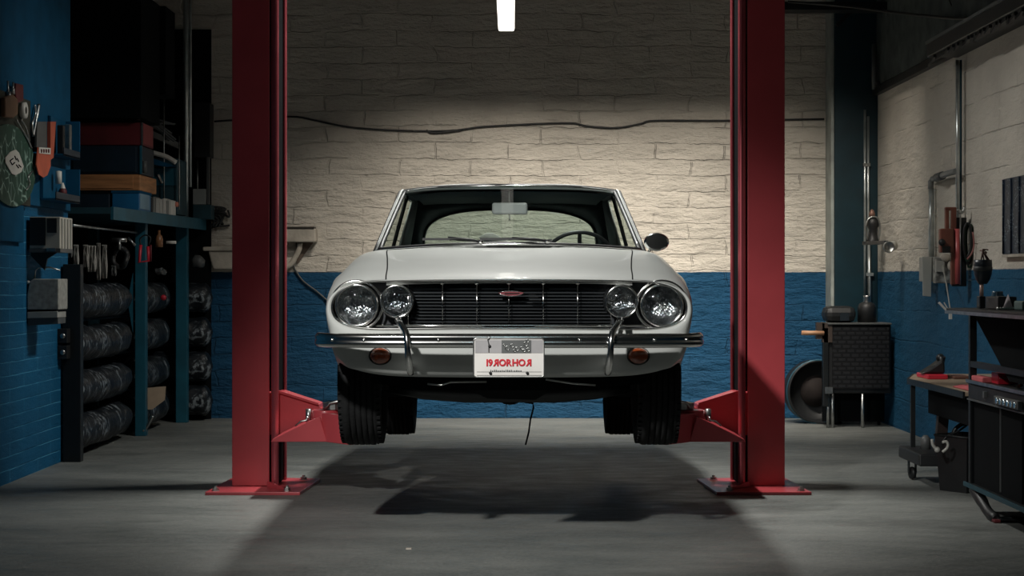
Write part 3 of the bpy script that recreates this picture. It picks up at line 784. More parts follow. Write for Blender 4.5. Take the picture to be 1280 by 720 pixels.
# ---------------------------------------------------------------- lift posts
LX = -.02
FLANGE = mat('polished_red_flange', (.50, .10, .12), .24, .6, var=.06)
def lift_post(sg, label):
    root = thing('lift_post', label, 'car lift post', (LX + sg*1.44, 10.05, 0))
    def X(x): return LX + sg*x
    H = 3.45
    y0, y1 = 9.90, 10.22
    t = .012
    poly = [(1.555,y0),(1.345,y0),(1.345,y0+t),(1.543,y0+t),(1.543,y1-t),(1.300,y1-t),(1.300,y1),(1.555,y1)]
    obj('column', MB().prism([(X(a), b, .02) for a, b in poly], (0,0,H)), RED, root, bevel=.004)
    for yy, xx in ((y0+.012, 1.315), (y1-.01, 1.298)):
        obj('rounded_flange', MB().prism([(X(xx+(.022 if yy < 10 else .012)*math.cos(a)), yy+.014*math.sin(a), .02) for a in [2*math.pi*k/14 for k in range(14)]], (0,0,H)), FLANGE, root, bevel=.002)
    obj('slide_channel', MB().box((min(X(1.308),X(1.53)), y0+.12, .02), (max(X(1.308),X(1.53)), y1-.018, H)), INK, root)
    obj('lifting_cable', MB().cyl((X(1.345), 10.06, .03), (X(1.345), 10.06, H), .007), BLACKM, root)
    # floor plate
    bp = obj('base_plate', MB().prism([(X(1.66),9.63,0),(X(1.14),9.63,0),(X(1.10),10.28,0),(X(1.62),10.40,0)], (0,0,.018)), RED, root, bevel=.003)
    for a, b in ((1.61,9.68),(1.22,9.70),(1.19,10.22),(1.58,10.32)):
        obj('anchor_bolt', MB().lathe([(0,.046),(.009,.045),(.009,.036),(.018,.034),(.018,.022),(.024,.020),(.024,.016)], (X(a), b, 0), (0,0,1), 6, smooth=False), STEEL, bp)
    obj('gusset', MB().prism([(X(1.34),9.86,.018),(X(1.20),9.72,.018),(X(1.34),9.86,.05)], (sg*.012,0,0)), RED, bp)
    # carriage and swing arms
    ca = obj('carriage', MB().prism([(X(1.42),9.96,.30),(X(1.30),9.96,.30),(X(1.12),9.96,.30),(X(1.07),9.96,.44),(X(1.07),9.96,.475),(X(1.285),9.96,.545),(X(1.42),9.96,.545)], (0,.19,0)), RED, root, bevel=.006)
    obj('carriage_edge', MB().bar((X(1.30),9.95,.548), (X(1.075),9.95,.478), .03, .012), RED, ca)
    # front angled bracket with its pointed foot
    br = obj('arm_bracket', MB().prism([(X(1.285),9.52,.302),(X(1.275),9.52,.318),(X(1.10),9.52,.405),(X(1.02),9.52,.44),(X(.98),9.52,.302)], (0,.40,0)), RED, ca, bevel=.004)
    obj('lock_pin', MB().cyl((X(1.09),9.60,.40), (X(1.09),9.60,.475), .016, 12), STEEL, br)
    obj('pin_handle', MB().tube([(X(1.15),9.515,.39),(X(1.12),9.50,.415),(X(1.09),9.505,.42),(X(1.085),9.51,.44)], .005, 6), STEEL, br)
    for (p0, p1, nm) in (((1.00, 9.62), (.80, 9.42), 'front'), ((1.05, 10.1), (.87, 10.27), 'rear')):
        a = Vector((X(p0[0]), p0[1], .38)); b = Vector((X(p1[0]), p1[1], .375))
        h0 = .155 if nm == 'front' else .12
        ar = obj('swing_arm', MB().bar(a, b, .12, h0).cyl(a - Vector((0,0,h0/2)), a + Vector((0,0,h0/2+.012)), .075), RED, ca, bevel=.005)
        obj('inner_arm', MB().bar(b, b + (b-a).normalized()*.12, .085, .09), RED, ar, bevel=.004)
        e = b + (b-a).normalized()*.10
        obj('lifting_pad', MB().cyl(e + Vector((0,0,.03)), e + Vector((0,0,.22)), .022).cyl(e + Vector((0,0,.20)), e + Vector((0,0,.245)), .06), BLACK, ar)
    obj('restraint_gear', MB().lathe([(.045,0),(.06,.005),(.06,.04),(.03,.045),(0,.046)], (X(.955),9.62,.468), (0,0,1), 14, smooth=False).tube([(X(1.0),9.56,.475),(X(.97),9.55,.51),(X(.90),9.55,.525),(X(.86),9.58,.50)], .008, 6), STEEL, ca)
lift_post(-1, 'left red steel lift post standing beside the tyre and box shelves')
lift_post(1, 'right red steel lift post on the workbench side of the car')

# ---------------------------------------------------------------- hanging tube lamp
lamp = thing('hanging_lamp', 'glowing fluorescent tube lamp hanging above the car', 'lamp', (-.04, 10.35, 2.74))
lx = -.035
tube_mat = mat('lit_tube', (.9,.9,.88), .4, emit=(1.0,.94,.84), es=2.4)
obj('diffuser', MB().prism([(lx-.052,9.72,2.752),(lx-.046,9.72,2.733),(lx+.046,9.72,2.733),(lx+.052,9.72,2.752)], (0,1.28,0)), tube_mat, lamp, bevel=.006)
obj('lamp_housing', MB().box((lx-.055,9.70,2.753),(lx+.055,11.0,2.80)), BLACKM, lamp, bevel=.006)
for y_ in (9.9, 10.8): obj('hanger', MB().cyl((lx,y_,2.80),(lx,y_,ZC), .004, 6), STEEL, lamp)

def area(name, loc, rot, sx, sy, power, col, spread=180):
    l = bpy.data.lights.new(name, 'AREA'); l.shape = 'RECTANGLE'; l.size = sx; l.size_y = sy; l.energy = power; l.color = col; l.spread = R(spread)
    o = bpy.data.objects.new(name, l); COL.objects.link(o); o.location = loc; o.rotation_euler = rot; return o
def spot(name, loc, tgt, power, ang, blend, col, rad=.08):
    l = bpy.data.lights.new(name, 'SPOT'); l.energy = power; l.spot_size = R(ang); l.spot_blend = blend; l.color = col; l.shadow_soft_size = rad
    o = bpy.data.objects.new(name, l); COL.objects.link(o); o.location = loc
    o.rotation_euler = (Vector(tgt)-Vector(loc)).to_track_quat('-Z','Y').to_euler(); return o
area('added_overhead_light', (0, 10.35, 3.85), (0,0,0), .22, .9, 78, (1.0,.99,.94), 148)  # unseen light, added above the tube to carry most of its output
spot('added_overhead_spot', (0, 10.0, 3.8), (0,9.7,0), 330, 74, .9, (1.0,1.0,.95), .12)  # unseen spot, added to shape the bright pool on the floor
area('added_wall_wash', (.75, 12.55, 3.72), (R(34),0,0), 3.3, .1, 58, (1.0,.92,.81), 68)  # unseen light without fixture, added to brighten the lower back wall
spot('front_lamp', (-1.5, 3.6, 3.4), (.15, 8.3, .40), 1250, 42, 1.0, (1.0,.98,.94), .10)
area('ceiling_fill_light', (0, 2.0, 3.8), (0,0,0), .3, 1.4, 6, (.50,.88,1.0))  # unseen cool fill light, added to lift the dark parts

# ---------------------------------------------------------------- back wall
def bw(px, py, off=.0): 
    v = P(px, py, YB); v.y -= off; return v
tag(obj('wall_cable', MB().tube(cr([tuple(bw(a,b,.012)) for a,b in ((268,152),(300,150),(363,146),(395,151),(430,158),(470,162),(530,164),(570,163),(600,159),(650,156),(712,154),(735,158),(770,160),(800,155),(820,151),(905,151),(1030,149))], 5), .0085, 6), BLACK), 'long black cable sagging across the pale back wall above the car', 'cable')
sc__ = (obj('cable_end', MB().tube(cr([tuple(bw(a,b,.016)) for a,b in ((533,163),(540,166),(556,165.5),(578,162.5))], 4), .009, 6), BLACK, bpy.data.objects['wall_cable']))
ws_ = thing('wall_ledge', 'off-white ledge box on the back wall beside the left post', 'ledge', (-1.95, 14.85, 1.45))
obj('ledge_box', MB().box(bw(318,303,.14), bw(397,286,.0)), CREAM, ws_, bevel=.012)
obj('ledge_top', MB().box(bw(316,286,.15), bw(395,284,.0)), mat('dark_grime', (.04,.035,.03), .9), ws_)
obj('drain_pipe', MB().tube(cr([tuple(bw(a,b,.07)) for a,b in ((376,304),(375,312),(370,322),(364,331),(352,336))], 4), .024, 10), CREAM, ws_)
obj('side_brace', MB().prism([bw(370,303,.03), bw(392,303,.03), bw(372,330,.03)], (0,.02,0)), mat('brown_grime', (.12,.09,.07), .9), ws_)
tag(obj('wall_wire', MB().tube(cr([tuple(bw(a,b,.02)) for a,b in ((366,330),(371,340),(380,352),(396,364),(412,378),(430,396),(450,430))], 4), .008, 6), GREYD), 'grey wire running from the wall ledge down behind the car', 'wire')
sk = thing('enamel_sink', 'old white enamel sink on the back wall behind the left post', 'sink', (-2.4, 14.85, 1.2))
obj('basin', MB().prism([bw(264,314,.0), bw(300,314,.0), bw(300,337,.0), bw(270,337,.0)], (0,-.16,0)), CREAM, sk, bevel=.015)
obj('rim', MB().box(bw(258,314,.18), bw(302,309,.0)), CREAM, sk, bevel=.008)
kn = MB()
random.seed(11)
for k in range(7):
    a = bw(266+random.random()*8, 276+random.random()*8, .03+.04*random.random()); pts = [tuple(a)]
    for j in range(5): pts.append(tuple(bw(265+random.random()*24, 258+random.random()*28, .03+.05*random.random())))
    kn.tube(cr(pts, 4), .009, 6)
tag(obj('cable_tangle', kn, BLACK), 'small tangle of black cable hanging on the pale wall beside the shelf end', 'cable')

# ---------------------------------------------------------------- left wall
XLL = XL + .02
def lw(px, py, off=0):        # a point on the left wall seen at px, py
    Y = F*(-XLL)/(640-px); v = P(px, py, Y); v.x += off; return v
tb = thing('tool_board', 'dark olive board on the left wall hung with tools and cards', 'tool board', (XLL, 10.1, 1.6))
OLIVE = mat('olive_board', (.035, .035, .022), .8, var=.3)
Yb1 = F*(-XLL)/(640-35)
obj('board', MB().box((XLL, 9.3, 1.62), (XLL+.015, Yb1, 2.25)), OLIVE, tb)
gd = thing('green_chart', 'green oval chart with scribbled print and a white card on the tool board', 'chart', (XLL+.02, 10.2, 1.66))
cc = lw(10, 207, .02)
obj('chart_disc', MB().add([cc + Vector((.004, .50*math.cos(a), .235*math.sin(a))) for a in [2*math.pi*k/40 for k in range(40)]] + [cc + Vector((-.004, .50*math.cos(a), .235*math.sin(a))) for a in [2*math.pi*k/40 for k in range(40)]], [tuple(range(40)), tuple(range(40,80))[::-1]] + [(k, (k+1)%40, 40+(k+1)%40, 40+k) for k in range(40)]), M_CHART, gd)
cd = [(0,197),(6,190),(13,187),(17,191),(23,208),(20,215),(13,219),(8,217),(0,203)]
obj('card', MB().prism([lw(a,b,.028) for a,b in cd], (.004,0,0)), WHITEP, gd)
cm_ = MB()
for a,b,c,d in ((5,201,8,206),(8,206,11,203),(11,195,13,200),(14,198,16,202),(5,201,9,198),(13,206,16,210),(16,206,19,209)):
    cm_.bar(lw(a,b,.034), lw(c,d,.034), .004, .006, (1,0,0))
obj('card_marks', cm_, INK, gd)
def tl(name, mb, m, label, cat, **k): return tag(obj(name, mb, m, **k), label, cat)
tl('adhesive_tape_roll', MB().lathe([(.02,0),(.045,0),(.048,.03),(.02,.03)], lw(22,138,.02), (1,0,0), 24), WHITEP, 'small pale round roll hanging at the top of the tool board', 'tape roll')
tl('leather_pouch', MB().prism([lw(a,b,.02) for a,b in ((-4,122),(6,118),(12,124),(12,143),(6,148),(-4,146))], (.03,0,0)), mat('brown_leather', (.16,.085,.045), .7, var=.2), 'brown leather pouch at the top left of the tool board', 'pouch', bevel=.008)
tl('red_cloth', MB().prism([lw(a,b,.02) for a,b in ((12,104),(21,106),(21,126),(14,129),(11,118))], (.02,0,0)), REDD, 'dark red rag hanging above the pale tape roll', 'rag', bevel=.006)
for k, (a, b, c, d) in enumerate(((3,101,4,128),(10,103,9,118))):
    tl('screwdriver', MB().cyl(lw(a,b,.03), lw(c,d,.03), .006).cyl(lw(c,(b+d)/2,.03), lw(c,d,.03), .014), STEEL, ('thin steel screwdriver leftmost on the tool board','short steel screwdriver beside the dark red rag')[k], 'screwdriver')
tl('curved_shears', MB().tube(cr([tuple(lw(a,b,.03)) for a,b in ((42,131),(40,142),(38,155),(35,170))],4), [.012]*6+[.008]*7, 8).tube(cr([tuple(lw(a,b,.03)) for a,b in ((37,131),(38,142),(34,155),(35,168))],4), .007, 8), STEEL, 'curved steel shears hanging right of the pale tape roll', 'shears')
tl('wire_bundle', MB().tube(cr([tuple(lw(a,b,.03)) for a,b in ((14,150),(20,160),(27,172),(33,185))],4), .006, 6).tube(cr([tuple(lw(a,b,.03)) for a,b in ((20,150),(26,160),(30,176))],4), .006, 6).tube(cr([tuple(lw(a,b,.035)) for a,b in ((33,214),(28,222),(30,230),(25,238))],4), .005, 6), STEEL, 'loose steel wires on the board above the green chart', 'wire')
tg = thing('hanging_tag', 'orange tag with a lettered cream band beside the green chart', 'tag', tuple(lw(44,222,.02)))
obj('tag_body', MB().prism([lw(a,b,.045) for a,b in ((37,184),(53,186),(53,208),(49,219),(44,222),(38,218),(35,206))], (.006,0,0)), ORANGE, tg)
obj('tag_band', MB().prism([lw(a,b,.052) for a,b in ((37.5,184),(52,185),(52,193),(37.5,191.5))], (.004,0,0)), WHITEP, tg)
lt = MB()
for a in (39.5, 42.5, 45.5, 48.5): lt.bar(lw(a,186.5,.058), lw(a+.3,190.8,.058), .01, .004, (1,0,0)); lt.bar(lw(a+.9,186.5,.058), lw(a+1.0,190.8,.058), .008, .004, (1,0,0))
obj('band_letters', lt, REDD, tg)
obj('tag_backer', MB().prism([lw(a,b,.03) for a,b in ((38,152),(50,152),(50,184),(37,184))], (.012,0,0)), GREYD, tg)
tl('orange_strip', MB().prism([lw(a,b,.03) for a,b in ((53,152),(60,152),(57,197),(53,200))], (.02,0,0)), ORANGE, 'narrow orange strip between the tag and the upper blue rack', 'strip')
for nm, (y0_, y1_), lab in (('wall_rack', (152,200), 'upper blue wall rack holding dark tools'), ('wall_rack', (212,255), 'lower blue wall rack holding a small red-brown bottle')):
    a = lw(60 if y0_ < 200 else 50, y1_, 0); b = lw(81, y0_, 0)
    Y0, Y1 = a.y, b.y; z0, z1 = P(0,y1_,Y1).z, P(0,y0_,Y1).z
    rk = thing(nm, lab, 'wall rack', (XLL, (Y0+Y1)/2, z0))
    D = .10
    obj('rack_frame', MB().box((XLL,Y0,z0),(XLL+D,Y1,z0+.012)).box((XLL,Y1-.012,z0),(XLL+D,Y1,z1)).box((XLL,Y0,z0),(XLL+.008,Y1,z1)).box((XLL,Y0,z0),(XLL+.02,Y0+.012,z1)), BLUEP, rk, bevel=.002)
    obj('front_lip', MB().box((XLL+D-.006,Y0,z0),(XLL+D,Y1,z0+.05)), NAVY, rk)
    if y0_ < 200:
        for k, (m_, h_) in enumerate(((BLACK,.20),(STEEL,.22),(REDD,.13))):
            yy = Y0 + .10 + k*.17
            tl(('rasp','long_file','grease_tin')[k], MB().box((XLL+.03,yy,z0+.013),(XLL+.07,yy+(.05 if k != 2 else .09),z0+h_)), m_, ('black rasp standing in the upper blue wall rack','bright steel file standing in the upper blue wall rack','dark red tin standing in the upper blue wall rack')[k], ('rasp','file','tin')[k], bevel=.006)
    else:
        bt = thing('small_bottle', 'small bottle with a red-brown body in the lower wall rack', 'bottle', (XLL+.05, Y0+.35, z0+.012))
        obj('bottle_body', MB().lathe([(0,0),(.026,0),(.026,.06),(.018,.075)], (XLL+.05, Y0+.35, z0+.013), (0,0,1), 16), REDD, bt)
        obj('bottle_cap', MB().lathe([(.018,.075),(.006,.11),(0,.112)], (XLL+.05, Y0+.35, z0+.013), (0,0,1), 16), WHITEP, bt)
        tl('white_tube', MB().lathe([(0,0),(.02,.002),(.02,.08),(0,.085)], (XLL+.05, Y0+.25, z0+.11), (0,0,1), 12), WHITEP, 'white plastic tube standing at the top of the lower wall rack', 'tube')
# grey control box with side panel
Yc = F*(-XLL)/(640-37)
s_ = F/Yc
cb = thing('control_box', 'black and beige box with a small dark window on the left wall', 'wall box', (XLL+.09, Yc+.14, CH+(HZ-315)/s_))
xA, xB, xC2 = XLL, (57-640)/s_, (75-640)/s_
zz0, zz1 = CH+(HZ-313)/s_, CH+(HZ-271)/s_
obj('case', MB().box((xA, Yc, zz0), (xC2, Yc+.30, zz1)), BEIGE, cb, bevel=.004)
obj('dark_front', MB().box((xA+.002, Yc-.006, zz0+.03), (xB, Yc, zz1-.004)), BLACK, cb)
obj('window', MB().box(((59-640)/s_, Yc-.005, CH+(HZ-291)/s_), ((71-640)/s_, Yc, CH+(HZ-273)/s_)), BLACK, cb)
obj('lower_trim', MB().box((xA, Yc-.008, zz0-.012), (xC2+.004, Yc+.29, zz0+.012)), GREYD, cb)
obj('latch', MB().box(((59-640)/s_, Yc-.014, zz0-.006), ((70-640)/s_, Yc-.004, zz0+.014)), STEEL, cb)
sd = MB()
for k in range(4): sd.box((xC2, Yc+.03+k*.07, zz0+.012), (xC2+.006, Yc+.05+k*.07, zz1-.01))
obj('side_ribs', sd, GREY, cb)
obj('wall_bracket', MB().prism([(XLL, Yc+.02, zz0-.012), (XLL+.16, Yc+.02, zz0-.012), (XLL+.10, Yc+.02, zz0-.05), (XLL+.085, Yc+.02, zz0-.12), (XLL, Yc+.02, zz0-.03)], (0,.02,0)), BLACK, cb)
# towel dispenser
Yd = F*2.92/(640-33); s_ = F/Yd
XD = -2.92
def dd(px, py): return (px-640)/s_, CH+(HZ-py)/s_
td = thing('towel_dispenser', 'scuffed grey paper towel dispenser on the blue brick wall', 'dispenser', (XD+.09, Yd+.1, dd(0,408)[1]))
pts = [dd(*p) for p in ((34,387),(34,368),(37,352),(42,348.5),(73,348.5),(73,387))]
obj('cover', MB().prism([(a, Yd, b) for a, b in pts], (0,.22,0)), mat('scuffed_grey_metal', (.33,.33,.30), .5, var=.25, vscale=30), td, bevel=.005)
obj('slot', MB().prism([(a, Yd+.01, b) for a, b in [dd(*p) for p in ((35,390),(35,387),(72,387),(72,390))]], (0,.2,0)), INK, td)
obj('tray', MB().prism([(a, Yd, b) for a, b in [dd(*p) for p in ((34,398),(34,390),(72,389),(72,397))]], (0,.2,0)), GREY, td, bevel=.003)
obj('tray_front', MB().prism([(a, Yd+.012, b) for a, b in [dd(*p) for p in ((34,407),(34,398),(72,397),(72,405))]], (0,.18,0)), GREYD, td, bevel=.003)
obj('key_lock', MB().ball((dd(35,353)[0]-.004, Yd+.02, dd(35,353)[1]), .012), WHITEP, td)
obj('handle', MB().tube([(a, Yd+.05, b) for a, b in [dd(*p) for p in ((35,372),(30,376),(27,386),(29,394),(34,396))]], .008, 6), BLACK, td)
tl('wire_bracket', MB().tube([(a, Yd+.04, b) for a, b in [dd(*p) for p in ((41,348),(42,338),(46,334.5),(60,334),(73,338))]], .005, 6).bar((dd(46,334.5)[0], Yd+.03, dd(46,334.5)[1]), (dd(46,334.5)[0], Yd+.16, dd(46,334.5)[1]), .006, .006), STEEL, 'thin wire bracket on the wall just above the towel dispenser', 'bracket')
# switch box
Yw = 11.30; s_ = F/Yw
sb = thing('switch_box', 'small black switch box at the end of the blue brick wall', 'switch box', (XD+.04, Yw+.05, CH+(HZ-450)/s_))
for (a, b) in ((411,429),(432,449)):
    obj('switch_unit', MB().box((XD, Yw, CH+(HZ-b)/s_), ((84-640)/s_, Yw+.10, CH+(HZ-a)/s_)), BLACK, sb, bevel=.004)
    obj('dial', MB().lathe([(0,-.006),(.016,-.005),(.017,0)], (XD+.035, Yw, CH+(HZ-(a+b)/2)/s_), (0,1,0), 16), STEEL, sb)

# ---------------------------------------------------------------- storage rack in the alcove
rack = thing('storage_rack', 'tall dark storage rack with teal uprights in the left alcove', 'storage rack', (-3.1, 13.1, 0))
obj('front_upright', MB().box((-2.905, 11.38, 0), (-2.79, 11.46, 1.28)), BLACKM, rack, bevel=.004)
obj('upright', MB().box((-2.845, 13.28, 0), (-2.765, 13.36, 1.63)), TEAL, rack, bevel=.004)
obj('upright', MB().box((-2.775, 14.52, 0), (-2.68, 14.60, 1.63)), TEAL, rack, bevel=.004)
obj('upright', MB().box((-3.58, 13.28, 0), (-3.5, 13.36, 1.63)), TEALD, rack, bevel=.004)
obj('upright', MB().box((-3.5, 14.52, 0), (-3.42, 14.60, 1.63)), TEALD, rack, bevel=.004)
obj('gusset_plate', MB().prism([(-2.87, 13.30, 1.22), (-2.85, 13.27, 1.12), (-2.96, 13.27, 1.0), (-2.87, 13.27, .62)][:0] or [(-2.86, 13.275, 1.23), (-2.90, 13.275, 1.02), (-2.86, 13.275, .78)], (0,.012,0)), TEAL, rack)
obj('shelf_board', MB().prism([(-3.6,12.3,1.64),(-2.80,12.3,1.64),(-2.60,14.88,1.64),(-3.6,14.88,1.64)], (0,0,.045)), TEALD, rack, bevel=.003)
obj('shelf_edge', MB().bar((-2.795,12.3,1.645),(-2.595,14.88,1.645), .02, .09), TEAL, rack)
for z in (.30, .60, .885):
    obj('tier_rail', MB().box((-3.10, 11.46, z), (-3.05, 14.52, z+.015)).box((-3.55, 11.46, z), (-3.51, 14.52, z+.025)), BLACKM, rack)
obj('tier_rail', MB().box((-3.55,11.46,.01),(-3.51,14.5,.03)).box((-3.10,11.46,.0),(-3.05,14.5,.03)), BLACKM, rack)
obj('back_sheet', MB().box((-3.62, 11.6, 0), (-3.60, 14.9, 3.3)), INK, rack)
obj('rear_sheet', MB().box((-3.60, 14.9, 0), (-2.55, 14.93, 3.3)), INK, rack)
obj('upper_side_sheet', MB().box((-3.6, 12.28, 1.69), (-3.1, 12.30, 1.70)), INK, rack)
tl('steel_pole', MB().cyl((-2.705,14.60,1.70),(-2.705,14.60,ZC), .022).cyl((-2.672,14.62,1.95),(-2.672,14.62,ZC), .012), GALV, 'bright galvanised pole rising from the shelf to the ceiling', 'pole')

random.seed(21)
def bundle(xc, y0, y1, z, r, label, group, sag=.0, across=False):
    rows = []; n = 28; m_ = 26; ph = random.random()*9
    for i in range(m_+1):
        t = i/m_; y = y0+(y1-y0)*t
        end = min(1, math.sin(math.pi*min(max(t,.0),1))*3.2)**.55 if 0 < t < 1 else .02
        q = []
        for k in range(n):
            a = 2*math.pi*k/n
            f = 1 + .018*math.sin(y*38+ph+1.2*math.sin(a*2)) + .10*noise.noise(Vector((math.cos(a)*2, y*6, math.sin(a)*2+ph)))
            rr_ = r*max(.03,end)*f
            q.append(Vector((xc + rr_*math.cos(a)*.95, y, z + rr_*math.sin(a)*.93 - sag*math.sin(math.pi*t))))
        rows.append(q)
    mb = MB().grid(rows, True, True)
    if across: mb.v = [Vector((v.y, v.x, v.z)) for v in mb.v]
    b = thing('rolled_bundle', label, 'rolled bundle', ((y0+y1)/2, xc, z-r) if across else (xc, (y0+y1)/2, z-r), group)
    obj('wrap', mb, BUNDLE, b)
    for t in ():
        y = y0+(y1-y0)*t
        obj('strap', MB().tube([(xc+(r*1.0)*math.cos(a), y, z - sag*math.sin(math.pi*t) + (r*.98)*math.sin(a)) for a in [2*math.pi*k/24 for k in range(24)]], .009, 6, closed=True), BLACK, b)
tiers = ['lowest', 'second lowest', 'second highest', 'highest']
for i, z in enumerate((.165, .455, .755, 1.045)):
    bundle(-2.94, 11.50, 13.27, z, .128, 'long black wrapped roll on the %s tier of the near rack bay' % tiers[i], 'wrapped rolls on the rack', .012)
for i, z in enumerate((.165, .455, .755, 1.045)):
    bundle(-2.90, 13.38, 14.42, z, .127, 'black wrapped roll on the %s tier of the middle rack bay' % tiers[i], 'wrapped rolls on the rack', .01)
for i, z in enumerate((.17, .455, .74, 1.03)):
    bundle(14.77, -3.05, -2.51, z, .130, 'short black wrapped roll, %s of the stack right of the last teal upright' % tiers[i], 'short wrapped rolls at the back wall', .0, True)
tl('cardboard_flap', MB().prism([P(180,485,13.42), P(207,483,13.42), P(206,500,13.42), P(190,512,13.42), P(184,512,13.42)], (0,.01,0)), CARD, 'torn pale cardboard between the teal uprights near the floor', 'cardboard')
tl('steel_clamp', MB().tube(cr([tuple(P(a,b,13.3)) for a,b in ((176,538),(182,536),(187,528),(191,520))],4), .012, 8).ball(P(180,538,13.3), .022), STEEL, 'small bright steel clamp on the floor by the cardboard', 'clamp')
obj('end_cap', MB().lathe([(0,-.006),(.02,-.004),(.022,.01)], P(204,372,13.38), (0,1,0), 16), REDP, bpy.data.objects['rolled_bundle.007'], label='round red end cap')

# boxes on the upper shelf
def XY(px, Y): return (px-640)/F*Y
def ZZ(py, Y): return CH+(HZ-py)/F*Y
def crate(name, m, Y, px0, px1, py0, py1, dep, label, cat, z0=None):
    x0, x1 = XY(px0,Y), XY(px1,Y); a = ZZ(py1,Y) if z0 is None else z0; b = ZZ(py0,Y)
    r = thing(name, label, cat, ((x0+x1)/2, Y+dep/2, a))
    obj('case', MB().box((x0,Y,a),(x1,Y+dep,b)), m, r, bevel=.006)
    return r, x0, x1, a, b
Yq = 13.0; zs0 = 1.687
r, x0, x1, a, b = crate('storage_box', BLUEB, Yq, 140, 175, 240, 0, .38, 'bright blue storage box with a pale end label, on the shelf', 'box', zs0) if False else (None,)*5
def cbox(name, m, z0, z1, px0, px1, dep, label, cat, Y=Yq, parts=()):
    x0, x1 = XY(px0,Y), XY(px1,Y)
    r = thing(name, label, cat, ((x0+x1)/2, Y+dep/2, z0))
    obj('case', MB().box((x0,Y,z0),(x1,Y+dep,z1)), m, r, bevel=.006)
    return r, x0, x1
r, x0, x1 = cbox('storage_box', BLUEB, zs0, ZZ(239,Yq), 140, 174, .42, 'bright blue storage box with a pale end label, on the shelf', 'box')
obj('end_label', MB().box((x1, Yq+.02, zs0+.02), (x1+.003, Yq+.36, ZZ(241,Yq))), mat('pale_blue_label', (.20,.33,.42), .6), r)
obj('lid', MB().box((x0-.005, Yq-.005, ZZ(240,Yq)-.008), (x1+.005, Yq+.425, ZZ(239,Yq)+.004)), BLUEP, r)
r, x0, x1 = cbox('storage_box', NAVY, zs0, ZZ(239,Yq), 86, 137, .42, 'dark navy box left of the bright blue storage box', 'box')
obj('lid', MB().box((x0-.004, Yq-.005, ZZ(240,Yq)-.012), (x1+.002, Yq+.425, ZZ(239,Yq))), INK, r)
z1_ = ZZ(239,Yq)+.005
r, x0, x1 = cbox('wooden_drawer', WOOD, z1_, ZZ(218,Yq), 90, 175, .60, 'orange-brown wooden drawer box across the blue boxes', 'wooden box')
obj('drawer_front', MB().box((x0+.03, Yq-.008, z1_+.015), (x1-.05, Yq, ZZ(218,Yq)-.01)), WOOD, r, bevel=.002)
z2_ = ZZ(218,Yq)+.003
r, x0, x1 = cbox('steel_cabinet', NAVY, z2_, ZZ(182,Yq), 88, 177, .45, 'dark blue steel cabinet between the wooden box and red crate', 'cabinet')
obj('door', MB().box((x0+.02, Yq-.008, z2_+.015), (x1-.04, Yq, ZZ(182,Yq)-.012)), NAVY, r, bevel=.002)
obj('edge_strip', MB().box((x1-.012, Yq-.01, z2_), (x1+.004, Yq, ZZ(182,Yq))), TEAL, r)
obj('hinge', MB().cyl((x1+.012, Yq+.05, z2_+.01), (x1+.012, Yq+.05, z2_+.10), .016), GREYD, r)
z3_ = ZZ(182,Yq)+.003
r, x0, x1 = cbox('red_crate', REDD, z3_, ZZ(153,Yq), 92, 178, .40, 'dark red metal crate on top of the box stack', 'crate')
obj('corner_strip', MB().box((x1-.010, Yq-.006, z3_), (x1+.004, Yq+.004, ZZ(153,Yq))), STEEL, r)
obj('end_panel', MB().box((x1, Yq+.02, z3_+.015), (x1+.003, Yq+.37, ZZ(154,Yq))), mat('red_end', (.22,.03,.035), .5), r)
tl('paintbrush', MB().cyl(P(172,128,13.1), P(173,146,13.1), .006).cyl(P(173,146,13.1), P(173,150,13.1), .014), mat('brush_wood', (.30,.16,.12), .6), 'thin brush standing on top of the dark red crate', 'brush')
# rear items on the shelf
Yr = 14.05
r, x0, x1 = cbox('parts_bin', TEALD, ZZ(268,Yr), ZZ(198,Yr), 186, 222, .40, 'dark teal parts cabinet behind the box stack on the shelf', 'cabinet', Y=Yr)
x0b = x0
obj('drawer', MB().box((x0+.01, Yr-.01, ZZ(232,Yr)), (x1-.01, Yr, ZZ(210,Yr))), TEAL, r, bevel=.003)
obj('drawer', MB().box((x0+.01, Yr-.01, ZZ(256,Yr)), (x1-.01, Yr, ZZ(235,Yr))), TEALD, r, bevel=.003)
obj('handle', MB().bar(P(198,218,Yr-.02), P(203,229,Yr-.02), .02, .012), WHITEP, r)
Yt = 13.88
tl('white_trough', MB().tube(cr([tuple(P(a,b,Yt)) for a,b in ((183,189),(195,192),(208,196),(220,203))],4), .024, 10, flat=.8), WHITEP, 'curved white plastic gutter piece lying over the parts cabinet', 'gutter')
tl('blue_bin', MB().prism([P(183,195,Yt), P(215,206,Yt), P(205,208,Yt), P(184,204,Yt)], (0,.2,0)), BLUEP, 'blue tray under the curved white gutter piece', 'tray')
cols = [GREY, GREYD, GREY, WHITEP, WHITEP, WHITEP, GREY, WHITEP]
xx = 184.
for k in range(8):
    w_ = (3.4, 3.0, 3.2, 4.0, 3.8, 4.4, 2.6, 3.4)[k]
    b_ = tl('binder', MB().box((XY(xx,13.72), 13.72, 1.687), (XY(xx+w_,13.72), 13.90, ZZ((246,247,246,248,249,248,251,250)[k],13.72))), cols[k], '%s binder in the row beside the blue storage box, %s' % (('grey','dark grey','grey','white','white','white','grey','white')[k], ('nearest the box','second from the box','third from the box','fourth from the box','fifth from the box','sixth from the box','seventh from the box','farthest from the box')[k]), 'binder', bevel=.003)
    b_['group'] = 'binders on the upper shelf'
    xx += w_ + .35
tl('salmon_dish', MB().lathe([(0,.03),(.025,.028),(.03,0),(.02,-.01)], P(219,257,13.9), (0,0,1), 14), mat('salmon_plastic', (.55,.18,.12), .5), 'small salmon plastic dish right of the white binders', 'dish')
Yv = 14.70
